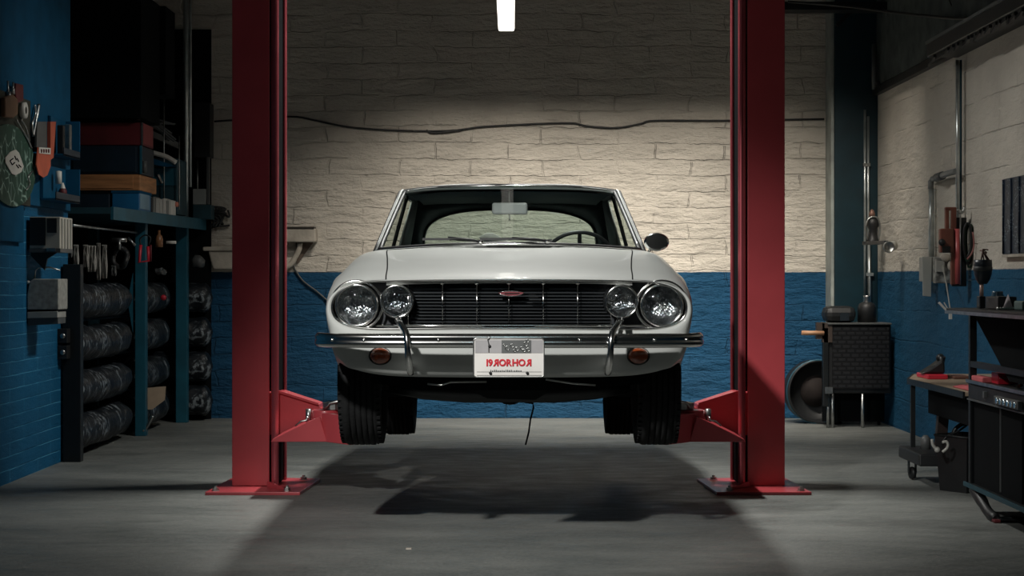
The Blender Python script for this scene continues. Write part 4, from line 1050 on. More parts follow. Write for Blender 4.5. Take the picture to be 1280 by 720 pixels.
cb2 = thing('filing_box', 'teal box with a pale upper panel at the far shelf end', 'box', (XY(252,Yv), Yv+.08, 1.687))
obj('case', MB().box((XY(241,Yv), Yv, 1.687), (XY(264,Yv), Yv+.16, ZZ(256,Yv))), TEALD, cb2, bevel=.004)
tl('pale_board', MB().box((XY(241,Yv), Yv, ZZ(256,Yv)+.003), (XY(257,Yv), Yv+.12, ZZ(236,Yv))), mat('pale_grey_panel', (.26,.27,.26), .6), 'pale grey board standing on the teal box at the shelf end', 'board', bevel=.003)
tl('grey_post', MB().box((XY(257.5,Yv), Yv+.02, ZZ(256,Yv)+.003), (XY(261,Yv), Yv+.07, ZZ(196,Yv))), GREYD, 'narrow grey post standing right of the pale panel', 'post', bevel=.003)
for a, b, c, lab in ((205,121,262,'thin vertical rod in front of the parts cabinet'), (247,200,265,'short vertical rod behind the bright pole'), (224,170,262,'thin rod just left of the bright pole')):
    tl('thin_rod', MB().cyl(P(a,b,14.84 if a == 247 else 13.98), P(a,256 if a == 247 else c,14.84 if a == 247 else 13.98), .006, 8), STEEL, lab, 'rod')
mess = MB()
random.seed(5)
for k in range(9):
    a = P(186+random.random()*8, 146+random.random()*12, 14.0); b = P(208+random.random()*12, 152+random.random()*26, 14.1)
    mess.bar(a, b, .02, .012)
tl('bracket_pile', mess, GREYD, 'jumbled heap of grey brackets behind the red crate', 'bracket pile')
tl('upper_rail', MB().bar(P(184,165,13.95), P(222,182,14.5), .02, .05), GREYD, 'sloping dark rail beneath the heap of brackets', 'rail')
tl('dark_cupboard', MB().box((XY(242,Yv), Yv+.02, ZZ(196,Yv)), (XY(262,Yv), Yv+.2, ZZ(128,Yv))), BLACKM, 'tall black cupboard at the back wall right of the pole', 'cupboard', bevel=.005)
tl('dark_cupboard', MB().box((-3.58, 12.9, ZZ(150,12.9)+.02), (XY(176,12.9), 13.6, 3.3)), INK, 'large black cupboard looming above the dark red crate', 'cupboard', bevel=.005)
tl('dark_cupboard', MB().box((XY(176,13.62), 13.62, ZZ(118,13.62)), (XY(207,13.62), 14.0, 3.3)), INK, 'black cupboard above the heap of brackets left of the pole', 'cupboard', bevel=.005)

# things hanging below the shelf
hr = tl('hanging_rail', MB().cyl((-2.87, 11.5, 1.535), (-2.83, 13.4, 1.535), .008), STEEL, 'thin steel rail under the shelf carrying rags and tools', 'rail')
def rag(px, w_, y0_, y1_, Y, m, lab, cat, nm):
    rows = []
    for j in range(9):
        py = y0_ + (y1_-y0_)*j/8
        rows.append([P(px + w_*(i/10) + .6*math.sin(j*.8+i), py, Y + .02*math.sin(i*1.9+j*.3)) for i in range(11)])
    tl(nm, MB().grid(rows), m, lab, cat, solid=.006)
rag(82, 8, 300, 322, 11.62, GREYD, 'dark crumpled glove hanging beside the beige box', 'glove', 'work_glove')
rag(92, 6, 306, 334, 11.8, GREY, 'grey cloth hanging second from the beige box', 'rag', 'hanging_rag')
rag(104, 6, 306, 334, 12.0, RAG, 'narrow pale striped rag left of the wide rag', 'rag', 'hanging_rag')
rag(109, 11, 307, 340, 12.1, RAG, 'wide pale striped rag in the middle of the rail', 'rag', 'hanging_rag')
rag(121, 4.5, 304, 350, 12.25, RAG, 'longest pale striped rag hanging on the rail', 'rag', 'hanging_rag')
rag(127.5, 6, 306, 348, 12.35, RAG, 'pale striped strap cloth right of the longest rag', 'rag', 'hanging_rag')
rag(139, 6, 332, 345, 12.5, GREYD, 'small grey scrap cloth hanging low right of the rags', 'rag', 'hanging_rag')
tl('grease_gun', MB().cyl(P(140,300,12.6), P(158,300,12.6), .016).cyl(P(149,300,12.59), P(149,312,12.59), .012).cyl(P(160,297,12.6), P(169,307,12.6), .009), STEEL, 'small steel grease gun hanging left of the red frame', 'grease gun')
tl('air_hose_coil', MB().tube([P(150,322,12.7)+Vector((.0+.05*math.cos(a), .02*math.sin(a*3), .07*math.sin(a))) for a in [2*math.pi*k/24 for k in range(24)]], .02, 8, closed=True), BLACK, 'black hose coil hanging beside the red frame', 'hose')
for_red = thing('clamp_frame', 'bright red metal clamp frame hanging from the rail', 'clamp', tuple(P(180,330,12.95)))
obj('frame', MB().tube([P(a,b,12.95) for a,b in ((176,306),(174,328),(186,326),(185,308))], .012, 8), REDP, for_red)
obj('screw', MB().cyl(P(188.5,306,12.95), P(188.5,327,12.95), .007), REDD, for_red)
obj('hook', MB().tube(cr([tuple(P(a,b,12.95)) for a,b in ((176,306),(175,299),(181,294),(188,297),(186,306))],4), .006, 6), BLACK, for_red)
tl('amber_bottle', MB().lathe([(0,0),(.028,0),(.03,.06),(.02,.09),(.01,.10),(.01,.13),(0,.13)], P(199,309,13.5), (0,0,1), 18), mat('amber_bottle', (.28,.13,.06), .35), 'brown bottle hanging under the shelf between the uprights', 'bottle')
tl('white_fitting', MB().cyl(P(208,303,13.6), P(220,303,13.6), .012), WHITEP, 'short white pipe fitting right of the brown bottle', 'fitting')
tl('pale_canister', MB().lathe([(0,0),(.05,0),(.055,.05),(.03,.09),(0,.09)], P(248,333,14.5), (0,0,1), 20).jitter(.02, 18), GREYD, 'pale canister on the rolls right of the last upright', 'canister')
tl('pale_pouch', MB().ball(P(200,339,13.6), .042, sc=(1.1,.8,.6)).jitter(.03, 25), GREYD, 'small pale pouch above the rolls in the middle bay', 'pouch')
tl('blue_junction_box', MB().box((-2.94+.03, 11.60, P(0,388,11.6).z), (XY(87,11.6), 11.66, P(0,363,11.6).z)), TEALD, 'dark teal junction box beside the rack front upright', 'junction box', bevel=.004)
# ---------------------------------------------------------------- right wall
def rw(px, py, off=0):
    Y = F*XR/(px-640); v = P(px, py, Y); v.x -= off; return v
def tl(name, mb, m, label, cat, **k): return tag(obj(name, mb, m, **k), label, cat)
# high ledge, duct, cables
tl('wall_conduit', MB().bar((3.03, 11.9, 2.745), (3.03, 14.68, 2.745), .05, .055), BLACKM, 'dark horizontal trunking running high along the right wall', 'trunking')
dct = thing('cable_duct', 'wide black duct high on the right wall with ragged underside', 'duct', (2.95, 10.8, 2.66))
obj('duct_body', MB().box((2.84, 9.2, 2.70), (3.06, 12.05, 2.80)), BLACKM, dct, bevel=.008)
obj('duct_edge', MB().bar((2.835, 9.2, 2.80), (2.835, 12.05, 2.80), .012, .02), GREYD, dct)
rg = MB(); random.seed(9)
y_ = 9.25
while y_ < 12.0:
    l_ = .06 + random.random()*.12; rg.bar((2.85+random.random()*.03, y_, 2.69), (2.87, y_+l_, 2.685-random.random()*.03), .02, .02); y_ += l_*.8
obj('ragged_edge', rg, BLACKM, dct)
tl('slack_cable', MB().tube(cr([tuple(P(a,b,y)) for a,b,y in ((985,2,14.2),(1060,8,14),(1105,14,13.6),(1150,19,12.9),(1195,23,11.95),(1232,22,11.2),(1262,15,10.65),(1300,4,10.0))],5), .011, 6), BLACK, 'slack black cable strung high towards the right wall', 'cable')
tl('drop_wire', MB().tube(cr([tuple(P(a,b,12.2)) for a,b in ((1183,-12),(1188,4),(1194,16),(1196.5,30),(1196.5,74))],4), .005, 6), BLACK, 'thin black wire dropping to the top of the tall conduit', 'wire')
tl('corner_pipe', MB().cyl(P(1093,55,14.6), P(1093,112,14.6), .022).ball(P(1096,104,14.6), .028), GREYD, 'short grey pipe high in the right corner', 'pipe')
tl('diagonal_brace', MB().bar(P(1046,32,14.5), P(1064,14,14.5), .03, .03).box((2.2, 14.3, P(0,12,14.3).z), (3.062, 14.5, P(0,2,14.3).z)), BLACKM, 'black beam and brace across the top of the corner pillar', 'beam')
# corner conduit pair
cp = thing('corner_conduit', 'pair of thin pale pipes beside the dark corner pillar', 'pipe', tuple(P(1083,380,14.55)))
for dx in (0, 4.2): obj('pipe', MB().cyl(P(1081+dx,137+dx*2,14.705), P(1081+dx,376,14.705), .010), GALV, cp)
obj('pipe_clip', MB().box(P(1078,208,14.722), P(1088,204,14.69)), STEEL, cp)
# wall tap / work lamp in the corner
wl = thing('wall_work_lamp', 'black wall lamp with a round grey spot head by the corner pipes', 'wall lamp', tuple(P(1095,308,14.3)))
Yl = 14.35
obj('body', MB().lathe([(0,0),(.055,0),(.06,.02),(.04,.05),(.032,.12),(.05,.16),(.045,.20),(.02,.225),(0,.225)], P(1091,306,Yl), (0,0,1), 20), BLACK, wl)
obj('copper_cap', MB().lathe([(0,0),(.022,0),(.026,.03),(.015,.06),(0,.07)], P(1090,272,Yl), (0,0,1), 14), mat('copper_cap', (.22,.12,.09), .5, .4), wl)
obj('hose', MB().tube(cr([tuple(P(a,b,Yl-.03)) for a,b in ((1084,300),(1082,285),(1086,273),(1096,272),(1100,285),(1098,300))],4), .009, 6), STEEL, wl)
obj('arm', MB().bar(P(1080,304,Yl), P(1108,303,Yl-.66), .03, .028), BLACK, wl)
obj('spot_head', MB().lathe([(.0,.03),(.030,.02),(.044,-.03),(.046,-.035),(.038,-.03),(.018,.0),(0,.0)], P(1109,309,Yl-.75), (-.25,.95,0), 22), STEEL, wl)
obj('spot_tail', MB().cyl(P(1110,308.5,Yl-.74), P(1117,307,Yl-.62), .042, 20, .036), GREY, wl)
tl('grey_downpipe', MB().cyl(P(1086,306,14.70), P(1088,400,14.70), .012).box(P(1082,345,14.725), P(1092,341,14.685)), GALV, 'grey pipe running down the blue wall below the work lamp', 'pipe')
# tall conduit and its branch
tc_ = thing('tall_conduit', 'tall bright steel conduit with an elbow branch on the right wall', 'conduit', tuple(rw(1198,264,.03)))
Yt = F*XR/(1201-640)-.10
obj('main_pipe', MB().cyl(P(1197,75,Yt-.05), P(1197,290,Yt-.05), .013, 14), GALV, tc_)
obj('main_pipe', MB().cyl(P(1201,75,Yt), P(1201,262,Yt), .008, 8), TEALD, tc_)
Y2 = F*XR/(1167-640)-.10
br_ = obj('branch_pipe', MB().tube([P(1195,214,Yt-.05), P(1184,217,Yt+.2), P(1174,221,Yt+.42), P(1166,223.5,Y2), P(1163.5,227,Y2), P(1163.5,236,Y2)], .021, 12), mat('grey_plastic_pipe', (.20,.21,.20), .5), tc_)
obj('coupling', MB().cyl(P(1178,219.5,Yt+.33), P(1171,222,Yt+.5), .030, 12), GREYD, br_)
obj('drop_pipe', MB().cyl(P(1163.5,232,Y2), P(1163.5,322,Y2), .016, 12).cyl(P(1166.8,236,Y2), P(1166.8,322,Y2), .008, 8), GALV, tc_)
# grey switch panel
sp_ = thing('electrical_box', 'narrow grey electrical panel under the elbow pipe', 'electrical panel', tuple(P(1158,370,12.75)))
obj('panel_body', MB().box((XR-.0-.10, 12.62, P(0,352,12.62).z), (XR+.003, 12.80, P(0,321,12.62).z)), GREY, sp_, bevel=.006)
obj('panel_door', MB().prism([P(1153,321,12.6), P(1165,321,12.6), P(1164,371,12.6), P(1154,370,12.6)], (0,.02,0)), mat('pale_panel_door', (.40,.41,.38), .5), sp_, bevel=.003)
jb = thing('junction_box', 'grimy pale junction box right of the narrow grey panel', 'junction box', tuple(P(1174,352,12.4)))
obj('box_body', MB().box(P(1166,354,12.38), P(1188,322,12.3)), mat('grimy_grey', (.26,.26,.24), .8, var=.6, vscale=18), jb, bevel=.006)
obj('box_cover', MB().box(P(1170,340,12.28), P(1180,326,12.30)), GREY, jb, bevel=.003)
obj('cable_boss', MB().ball(P(1182,322,12.28), .035, sc=(1,.6,.8)).ball(P(1188,332,12.28), .03, sc=(.7,.6,1.1)), CREAM, jb)
# red pump / tool holder
rp_ = thing('red_pump', 'red and black vertical pump bracket mounted on the right wall', 'wall pump', tuple(P(1192,358,12.05)))
Yp2 = 11.70
obj('red_tube', MB().cyl(P(1196.5,286,Yp2), P(1197.5,355,Yp2), .019, 16), mat('pink_lit_red', (.50,.10,.10), .35), rp_)  # pink light on the red bar, mixed into its base colour
obj('back_plate', MB().box(P(1190,358,Yp2+.02), P(1206.5,272,Yp2+.06)), BLACK, rp_, bevel=.005)
obj('brown_frame', MB().box(P(1189,356,Yp2), P(1194,262,Yp2+.04)).box(P(1182,287,Yp2), P(1185,260,Yp2+.04)).box(P(1182,263,Yp2), P(1194,259,Yp2+.04)), COPPER, rp_, bevel=.006)
obj('valve_block', MB().box(P(1175.5,316,Yp2-.02), P(1190,286,Yp2+.04)), COPPER, rp_, bevel=.008)
obj('dark_valve', MB().ball(P(1177.5,303,Yp2-.04), .024).box(P(1178,316,Yp2-.03), P(1187,308,Yp2)), BLACK, rp_)
obj('steel_rod', MB().cyl(P(1200.5,268,Yp2-.01), P(1200.5,356,Yp2-.01), .005), STEEL, rp_)
obj('top_hook', MB().tube(cr([tuple(P(a,b,Yp2)) for a,b in ((1197,262),(1200,266),(1204,264),(1205.5,259))],3), .010, 8), STEEL, rp_)
hc = thing('hose_coil', 'dark green hose coil hanging right of the red pump bracket', 'hose', tuple(P(1211,330,11.95)))
for k in range(4):
    obj('hose_loop', MB().tube(cr([tuple(P(a+k*1.1-1.5,b,11.66+.02*k)) for a,b in ((1207,285),(1211,279+k),(1215,286),(1215,310+4*k),(1209,322+4*k),(1206,305))],4,True), .0085, 6, closed=True), mat('dark_green_hose', (.01,.05,.03), .5) if k % 2 else BLACK, hc)
obj('red_lead', MB().tube(cr([tuple(P(a,b,11.60)) for a,b in ((1216,290),(1217.5,305),(1215,316),(1209,324))],4), .006, 6), mat('faded_red_lead', (.30,.12,.11), .6), hc)
tc2 = tl('hanging_wire', MB().tube([P(1178,332,12.2), P(1183,355,11.9), P(1188,388,11.6)], .005, 6), GREY, 'thin grey wire with a forked white hook below the grimy junction box', 'wire')
obj('fork_hook', MB().bar(P(1173.5,378,11.5), P(1186,391,11.5), .010, .014).bar(P(1188,388,11.5), P(1188,399,11.5), .018, .022).bar(P(1180,378,11.5), P(1187,390,11.5), .004, .006), WHITEP, tc2, label='forked white hook')
# dark speckled panel
dp = thing('mesh_panel', 'dark navy speckled mesh panel on the right wall at the frame edge', 'wall panel', (XR-.03, 10.4, 1.33))
Ya = F*XR/(1259-640)
obj('mesh', MB().box((XR-.03, 9.9, 1.335), (XR+.004, Ya, 1.80)), M_SPECK, dp, bevel=.004)
rb = MB()
for k in range(12): (rb.cyl if k % 2 == 0 else (lambda *a: None))((XR-.033, Ya-.03-.085*k, 1.34), (XR-.033, Ya-.03-.085*k, 1.795), .007, 8)
obj('rib', rb, M_SPECK, dp)
obj('bottom_strip', MB().box((XR-.035, 9.9, 1.318), (XR, Ya, 1.335)), CREAM, dp)

# ---------------------------------------------------------------- corner cart and drum
Yk = 14.0
ct = thing('corner_cart', 'black woven-front cart on thin legs in the back right corner', 'cart', (2.8, Yk+.2, 0))
def k_(px, py, Y=Yk): return P(px, py, Y)
zb0, zb1 = k_(0,492).z, k_(0,406).z
xa, xb = k_(1036,0).x, 3.02
obj('cart_body', MB().box((xa, Yk+.02, zb0), (xb, Yk+.32, zb1)), BLACK, ct, bevel=.01)
obj('woven_front', MB().box((xa+.03, Yk, zb0+.04), (xb-.02, Yk+.02, zb1-.02)), M_WICK, ct)
obj('cart_top', MB().box((xa-.01, Yk-.01, zb1), (xb+.0, Yk+.33, zb1+.015)), GREYD, ct, bevel=.004)
obj('side_post', MB().box((xa-.045, Yk, 0.17), (xa+.0, Yk+.05, zb1-.02)), BLACKM, ct, bevel=.006)
obj('foot_bracket', MB().box(k_(1031,492), k_(1041,484,Yk-.02)), STEEL, ct)
obj('rear_panel', MB().box((xa, Yk+.27, .03), (xb, Yk+.31, zb0)), INK, ct)
for px in (1036, 1041.5, 1079): obj('leg', MB().cyl((k_(px,0).x, Yk+.03, 0), (k_(px,0).x, Yk+.03, zb0), .013, 10), STEEL, ct)
obj('leg', MB().cyl((xb-.04, Yk+.30, 0), (xb-.04, Yk+.30, zb0), .013, 10), BLACKM, ct)
obj('wooden_handle', MB().cyl(k_(1002,416), k_(1030,416.5), .018, 14), mat('pale_wood_handle', (.46,.25,.14), .5), ct)
obj('handle_bracket', MB().box(k_(1028,428), k_(1039,404,Yk+.05)).box(k_(1021,424), k_(1029,403,Yk+.06)), mat('brown_bracket', (.05,.035,.028), .6), ct)
hm = thing('rounded_case', 'glossy black rounded case on top of the corner cart', 'case', (k_(1052,0).x, Yk+.2, zb1+.015))
obj('shell', MB().box((k_(1034,0).x, Yk+.06, zb1+.016), (k_(1073,0).x, Yk+.30, k_(0,383).z)), BLACK, hm, bevel=.05)
obj('pane', MB().box(k_(1050,401,Yk+.05), k_(1061,391,Yk+.06)), mat('glossy_black', (.02,.025,.03), .12), hm)
cn = thing('steel_canister', 'dark canister with a steel neck on the cart by the wall', 'canister', (k_(1088,0).x, Yk+.2, zb1+.015))
obj('canister_body', MB().lathe([(0,0),(.075,0),(.075,.12),(.06,.15),(.03,.165)], (k_(1090,0).x, Yk+.2, zb1+.016), (0,0,1), 24), BLACK, cn)
obj('canister_neck', MB().lathe([(.03,.16),(.028,.20),(.032,.215),(0,.215)], (k_(1090,0).x, Yk+.2, zb1+.016), (0,0,1), 20), STEEL, cn)
dr = thing('round_drum', 'round black drum with a bluish highlight painted on its rim beside the corner cart', 'drum', (2.36, 14.3, 0))
dc = Vector((2.51, 14.48, .262))
obj('drum_shell', MB().lathe([(.255,.12),(.26,.0),(.262,-.05),(.252,-.062),(.24,-.05),(.225,.02),(.12,.05),(0,.055)], dc, (-.12,.99,0), 48), BLACK, dr)
obj('drum_rim', MB().tube([dc + Vector((.99*math.cos(a)*.258, -.055-.03*math.cos(a)*0, math.sin(a)*.258)) for a in [2*math.pi*k/48 for k in range(48)]], .008, 6, closed=True), mat('blue_rim_highlight', (.03,.10,.14), .4, .4), dr)  # the rim's bluish highlight is put in as colour
obj('hub', MB().lathe([(0,-.04),(.06,-.035),(.10,.0),(.13,.04)], dc, (-.12,.99,0), 24), mat('rusty_hub', (.018,.014,.013), .8, var=.3, spec=.2), dr)
obj('foot', MB().bar(dc + Vector((-.05,-.02,-.25)), dc + Vector((.15,-.12,-.255)), .05, .012).bar(dc+Vector((.10,-.05,-.245)), dc+Vector((.17,-.10,-.25)), .05, .02), BLACKM, dr)
obj('handle', MB().tube([dc + Vector((.05,-.04,.20)), dc + Vector((.12,-.06,.26)), dc + Vector((.17,-.05,.18))], .012, 6), BLACKM, dr)

# ---------------------------------------------------------------- tan table on a castor trolley
tt = thing('side_table', 'low tan-topped table against the blue wall by the workbench', 'table', (2.7, 9.9, 0))
zt_ = .572
top = [(2.352,10.44),(2.50,10.95),(3.05,10.95),(3.05,9.15),(2.36,9.17)]
obj('table_top', MB().prism([(a,b,zt_) for a,b in top], (0,0,.022)), TAN, tt, bevel=.003)
obj('table_edge', MB().bar((2.348,10.44,zt_+.006),(2.355,9.17,zt_+.006), .012, .034).bar((2.348,10.44,zt_+.006),(2.497,10.95,zt_+.006), .012, .034), BLACKM, tt)
obj('apron', MB().box((2.40,9.25,zt_-.16),(2.42,10.15,zt_)).box((2.42,9.22,zt_-.10),(3.0,9.24,zt_)), INK, tt)
for a, b in ((2.358,10.40),(2.98,10.85),(2.98,9.22)): obj('leg', MB().box((a,b,.12 if a < 2.5 else 0),(a+.026,b+.026,zt_)), BLACKM, tt)
obj('leg', MB().bar((2.50,10.30,.14),(2.50,10.15,zt_), .06, .05), mat('dark_brown_leg', (.028,.02,.018), .6), tt)
tr_ = obj('lower_tray', MB().box((2.31,9.98,.12),(2.62,10.52,.19)), BLACK, tt, bevel=.008)
for a, b in ((2.36,10.38),(2.56,10.06)):
    obj('castor', MB().lathe([(0,-.012),(.034,-.012),(.038,0),(.034,.012),(0,.012)], (a,b,.040), (1,.2,0), 20).bar((a-.02,b,.04),(a-.02,b,.12), .008, .03).bar((a+.02,b,.04),(a+.02,b,.12), .008, .03).cyl((a-.02,b,.04),(a+.02,b,.04),.008), BLACKM, tr_)
obj('tray_bottle', MB().lathe([(0,0),(.03,0),(.03,.06),(.012,.08),(0,.08)], (2.42,10.3,.19), (0,0,1), 14), GREYD, tr_)
tl('red_case', MB().box((2.44,10.33,zt_+.023),(2.56,10.62,zt_+.05)), REDP, 'flat red case lying on the tan table', 'case', bevel=.006)
dl = thing('angle_grinder', 'black angled grinder resting on the flat red case', 'tool', (2.50, 10.45, zt_+.05))
zc_ = zt_+.052
obj('tool_body', MB().prism([(2.42,10.4,zc_),(2.56,10.4,zc_),(2.56,10.4,zc_+.06),(2.545,10.4,zc_+.085),(2.50,10.4,zc_+.05)], (0,.12,0)), BLACK, dl, bevel=.012)
obj('tool_head', MB().ball((2.545,10.46,zc_+.09), .026).cyl((2.545,10.46,zc_+.03),(2.555,10.44,zc_+.10), .018), BLACKM, dl)
tl('brown_strip', MB().box((2.6,10.35,zt_+.023),(2.70,10.55,zt_+.040)), mat('brown_leather2', (.14,.06,.04), .7), 'small brown leather pad beside the red case', 'pad', bevel=.005)
ck = MB(); rows = []
for i in range(12):
    rows.append([Vector((2.40+.42*j/9, 9.20+.38*i/11, zt_+.026+.045*max(0,noise.noise(Vector((i*.35,j*.4,2)))+.35)*math.sin(math.pi*j/9)*min(1,(i+1)/4))) for j in range(10)])
tl('pink_cloth', ck.grid(rows), PINK, 'crumpled pink cloth lying on the tan table by the bench post', 'cloth', solid=.006)
# bin under the table
bn = thing('waste_bin', 'square black waste bin with white marks on the floor by the table', 'bin', (2.50, 9.72, 0))
def rotsq(cx, cy, h, ang): return [(cx+h*1.414*math.cos(ang+math.pi/2*k), cy+h*1.414*math.sin(ang+math.pi/2*k)) for k in range(4)]
lo = rotsq(2.53, 9.84, .095, R(260)); hi = rotsq(2.53, 9.84, .115, R(260)); hii = rotsq(2.53, 9.84, .105, R(260)); loi = rotsq(2.53, 9.84, .088, R(260))
obj('bin_body', MB().grid([[Vector((a,b,.0)) for a,b in lo], [Vector((a,b,.08)) for a,b in rotsq(2.53,9.84,.100,R(260))], [Vector((a,b,.31)) for a,b in hi], [Vector((a,b,.31)) for a,b in hii], [Vector((a,b,.01)) for a,b in loi]], False, True).add([Vector((a,b,0.002)) for a,b in lo], [(0,1,2,3)]), BLACK, bn)
obj('bin_lip', MB().tube([Vector((a,b,.31)) for a,b in hi], .007, 6, closed=True), BLACKM, bn)
mk = MB()
pa, pb = Vector((*hi[0], .31)), Vector((*hi[3], .31))
if pa.y > pb.y: pass
def bp_(px, py): 
    v = P(px, py, 9.66); return v
mk.tube(cr([tuple(bp_(a,b)) for a,b in ((1178,553),(1183,552),(1185,556),(1183,561),(1178,565))],3), .008, 6)
mk.tube(cr([tuple(bp_(a,b)) for a,b in ((1165,549),(1166,556),(1170,561),(1173,564))],3), .009, 6).ball(bp_(1171.5,562), .016)
obj('bin_emblem', mk, GREY, bn)
tl('loose_strap', MB().tube(cr([tuple(P(a,b,9.8)) for a,b in ((1176,556),(1184,545),(1196,540),(1208,532))],4), .006, 6).tube(cr([tuple(P(a,b,9.85)) for a,b in ((1190,552),(1193,538),(1203,530),(1210,530))],4), .012, 8), BLACKM, 'black strap and stick poking out of the waste bin', 'strap')

# ---------------------------------------------------------------- workbench
wbn = thing('workbench', 'tall black steel workbench with shelves at the right edge', 'workbench', (2.7, 8.1, 0))
Xf = 2.335
obj('bench_top', MB().box((2.235, 6.4, 1.012), (3.04, 9.06, 1.035)), BLACKM, wbn, bevel=.003)
obj('top_edge', MB().box((2.228, 6.4, 1.006), (2.236, 9.062, 1.022)), STEEL, wbn)
for y_ in (8.97, 6.5): obj('upright', MB().box((Xf, y_, .12), (Xf+.034, y_+.034, 1.012)), BLACKM, wbn)
for y_ in (8.97, 6.5): obj('upright', MB().box((3.0, y_, .12), (3.034, y_+.034, 1.012)), BLACKM, wbn)
obj('gusset_plate', MB().prism([(Xf+.01, 8.96, 1.012), (Xf+.01, 8.30, .70), (Xf+.01, 6.6, .70), (Xf+.01, 6.6, 1.012)], (.01,0,0)), INK, wbn)
obj('cross_rail', MB().box((Xf, 6.5, .735), (Xf+.03, 8.98, .765)), BLACKM, wbn)
obj('shelf', MB().box((Xf-.01, 6.45, .652), (3.03, 9.0, .667)), BLACKM, wbn)
obj('shelf_trim', MB().box((Xf-.016, 6.45, .656), (Xf-.01, 9.0, .672)), STEEL, wbn)
dw = obj('drawer', MB().box((Xf-.006, 6.5, .575), (3.0, 8.96, .648)), BLACK, wbn, bevel=.003)
obj('drawer_trim', MB().box((Xf-.014, 6.45, .568), (Xf-.006, 8.98, .576)), GREYD, dw)
obj('drawer_handle', MB().box((Xf-.02, 8.63, .60), (Xf-.006, 8.66, .63)), GREYD, dw)
obj('side_panel', MB().box((Xf+.012, 8.10, .14), (Xf+.02, 8.96, .57)).box((Xf, 8.944, .14), (3.02, 8.952, .60)), INK, wbn)
obj('panel_seam', MB().box((Xf+.006, 8.44, .16), (Xf+.012, 8.447, .56)), GREYD, wbn)
obj('lower_shelf', MB().box((Xf-.02, 6.45, .125), (3.03, 9.0, .145)), BLACKM, wbn)
obj('lower_shelf_trim', MB().box((Xf-.028, 6.45, .128), (Xf-.02, 9.0, .15)), TEALD, wbn)
for y_ in (8.88, 6.6):
    fo = obj('foot', MB().tube(cr([(Xf,y_,.12),(Xf+.0,y_-.10,.09),(Xf+.01,y_-.22,.035),(Xf+.02,y_-.32,.016)],4), [.03]*6+[.026]*6+[.018], 10), BLACK, wbn)
    obj('foot_pad', MB().box((Xf-.0,y_-.36,.002),(Xf+.12,y_-.24,.016)), REDD, fo, bevel=.003)
obj('foot_runner', MB().tube(cr([(Xf+.02,8.56,.012),(Xf+.10,8.58,.016),(Xf+.2,8.5,.02),(Xf+.25,8.3,.06),(Xf+.2,8.1,.11)],4), .012, 8), BLACKM, wbn)
obj('foot_runner', MB().box((Xf+.03,8.52,.0),(Xf+.5,8.56,.02)), BLACKM, wbn)
# bench lamp
bl_ = thing('bench_lamp', 'dark goblet-shaped lamp head on a short stem on the workbench', 'lamp', (P(1229,388,8.85).x, 8.85, 1.036))
bx_ = P(1229,388,8.85).x
obj('lamp_foot', MB().box((bx_-.026, 8.82, 1.036), (bx_+.004, 8.88, P(0,370,8.85).z)), BLACKM, bl_, bevel=.004)
obj('stem', MB().cyl((bx_-.008,8.85,P(0,372,8.85).z),(bx_-.008,8.85,P(0,354,8.85).z), .010), mat('pale_copper', (.55,.38,.33), .4, .4), bl_)
zh = P(0,355,8.85).z
obj('lamp_head', MB().lathe([(0,0),(.02,.0),(.034,.02),(.044,.05),(.045,.07),(.046,.10),(.044,.122),(.040,.122),(.038,.10),(0,.09)], (bx_-.002,8.85,zh), (0,0,1), 28), mat('smoky_shade', (.03,.038,.05), .35), bl_)
obj('shade_band', MB().lathe([(.0455,.065),(.0475,.067),(.0475,.085),(.0455,.087)], (bx_-.002,8.85,zh), (0,0,1), 28), GREYD, bl_)
sc_ = MB(); random.seed(2)
for k in range(7):
    a0 = random.random()*6.28; sc_.tube([(bx_-.002+.03*math.cos(a0), 8.85+.03*math.sin(a0), zh+.12), (bx_+.01*math.cos(a0*2)+.0, 8.85+.02*math.sin(a0), zh+.145+.01*k*.5), (bx_+.004+.02*math.cos(a0*3), 8.85, zh+.16+.002*k)], .004, 5)
obj('dried_twigs', sc_, mat('dry_brown', (.20,.12,.10), .8), bl_)
# clutter on the bench
random.seed(4)
tl('meter_box', MB().box((P(1237,0,8.6).x, 8.45, 1.036), (P(1237,0,8.6).x+.09, 8.68, 1.098)), BLACK, 'black meter box on the workbench beside the lamp', 'box', bevel=.005)
tl('paper_cone', MB().lathe([(0,.075),(.026,.0),(.024,0)], (P(1260,0,8.4).x, 8.4, 1.037), (0,0,1), 16), mat('pale_pink_paper', (.45,.40,.42), .8), 'pale folded paper cone standing on the workbench', 'paper')
tl('grey_tin', MB().box((P(1270,0,8.3).x, 8.20, 1.036), (P(1270,0,8.3).x+.12, 8.34, 1.08)), mat('grey_green_tin', (.12,.18,.17), .5), 'grey-green tin on the workbench at the picture edge', 'tin', bevel=.008)
for k in range(5):
    a = Vector((P(1245+6*k,0,8.35).x, 8.30+.03*k, 1.043)); ang = random.random()*3
    tl(('spanner','punch','chisel','socket_bar','scriber')[k], MB().bar(a, a+Vector((.08*math.cos(ang),.08*math.sin(ang),.002)), .012, .008).cyl(a+Vector((0,0,-.005)), a+Vector((0,0,.005)), .012, 10), STEEL, ('steel spanner on the workbench nearest the lamp','steel punch on the workbench beside the meter box','steel chisel lying before the paper cone','steel socket bar behind the paper cone','steel scriber lying next to the grey-green tin')[k], 'hand tool')
tl('glass_jar', MB().lathe([(0,0),(.03,0),(.032,.06),(.026,.075),(.028,.085),(0,.086)], (P(1249,0,8.75).x, 8.78, 1.036), (0,0,1), 18), mat('blue_grey_jar', (.04,.09,.13), .2), 'dark jar standing behind the meter box', 'jar')
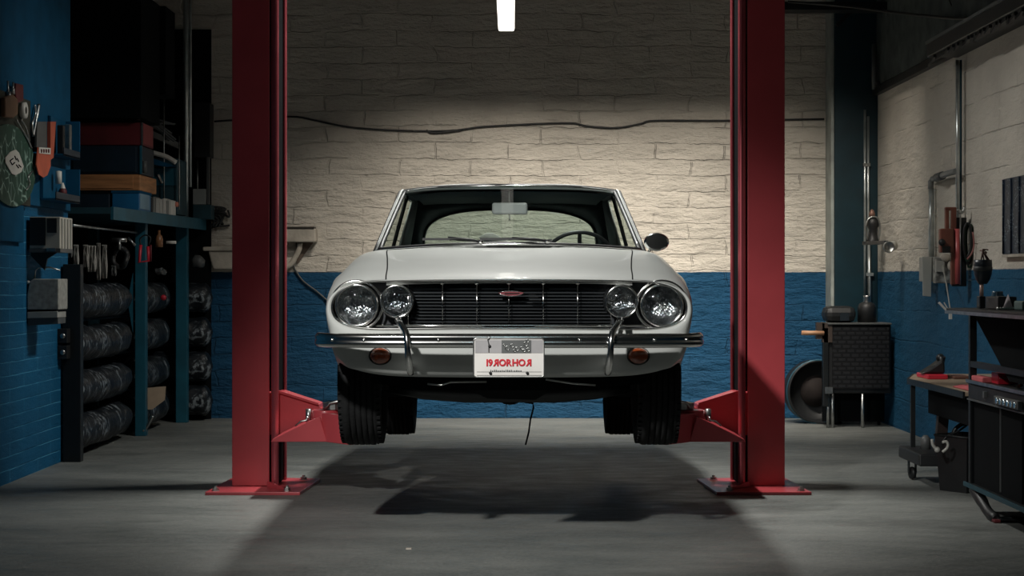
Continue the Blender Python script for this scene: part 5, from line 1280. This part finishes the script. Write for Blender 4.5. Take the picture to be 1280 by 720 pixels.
# clutter on the middle shelf
tl('pink_pad', MB().box((P(1216,0,8.9).x, 8.72, .668), (P(1216,0,8.9).x+.06, 8.93, .695)), PINK, 'flat pink pad on the bench shelf by the upright', 'pad', bevel=.006)
rbx = thing('red_box', 'bright red box with pale writing on the bench shelf', 'box', (2.43, 8.6, .668))
obj('carton', MB().box((2.375, 8.60, .668), (2.475, 8.72, .722)), REDP, rbx, bevel=.003)
wr, wd_ = text_mb('nhuoug', .03, (0,0,0), (1,0,0), (0,0,1), .001, 1.0, (), .0)
obj('carton_writing', MB().add([Vector((2.382+v.x*.085/wd_, 8.5985+v.y, .695+v.z*.6)) for v in wr.v], wr.f), mat('pale_pink_ink', (.6,.35,.36), .6), rbx, recalc=False)
for k in range(4): tl('cable_plug', MB().cyl((2.40+.025*k, 8.33-.05*k, .676), (2.42+.025*k, 8.36-.05*k, .68), .009, 10), mat('orange_plastic', (.50,.13,.04), .5), ('orange plug lying nearest the red box','second orange plug from the red box','third orange plug from the red box','orange plug farthest from the red box')[k], 'plug')
ss = thing('socket_set', 'row of chrome sockets fixed to the drawer front at the edge', 'socket set', (2.32, 8.2, .60))
obj('holder', MB().box((Xf-.030, 8.02, .585), (Xf-.0075, 8.42, .625)), GREYD, ss, bevel=.003)
for k in range(6): obj('socket', MB().cyl((Xf-.036, 8.06+.06*k, .605), (Xf-.024, 8.06+.06*k, .605), .014, 12), CHROME, ss)
# lower shelf items
tl('steel_pliers', MB().bar((2.40,8.70,.155),(2.40,8.80,.19), .014, .01).bar((2.42,8.72,.155),(2.42,8.78,.20), .014, .01).ball((2.41,8.75,.165), .014), STEEL, 'small steel pliers on the lowest bench shelf', 'pliers')
tl('cable_tray_rack', MB().bar((2.37,8.88,.20),(2.55,8.78,.26), .01, .015).bar((2.37,8.88,.17),(2.55,8.78,.23), .01, .015).bar((2.40,8.87,.16),(2.40,8.87,.22), .01, .01).bar((2.46,8.83,.17),(2.46,8.83,.25), .01, .01).bar((2.52,8.80,.18),(2.52,8.80,.26), .01, .01), GREYD, 'sloping grey wire rack on the lowest bench shelf', 'wire rack')
tl('red_screwdriver', MB().cyl((2.40,8.26,.20),(2.42,8.20,.155), .010).cyl((2.395,8.275,.212),(2.40,8.26,.20), .014).cyl((2.39,8.29,.226),(2.395,8.275,.212), .006), REDP, 'red-handled screwdriver on the lowest bench shelf', 'screwdriver')
tl('paper_scrap', MB().box((P(511,686,7.7).x-.012, 7.69, .001), (P(511,686,7.7).x+.012, 7.72, .004)), CREAM, 'tiny pale paper scrap on the floor before the car', 'scrap')
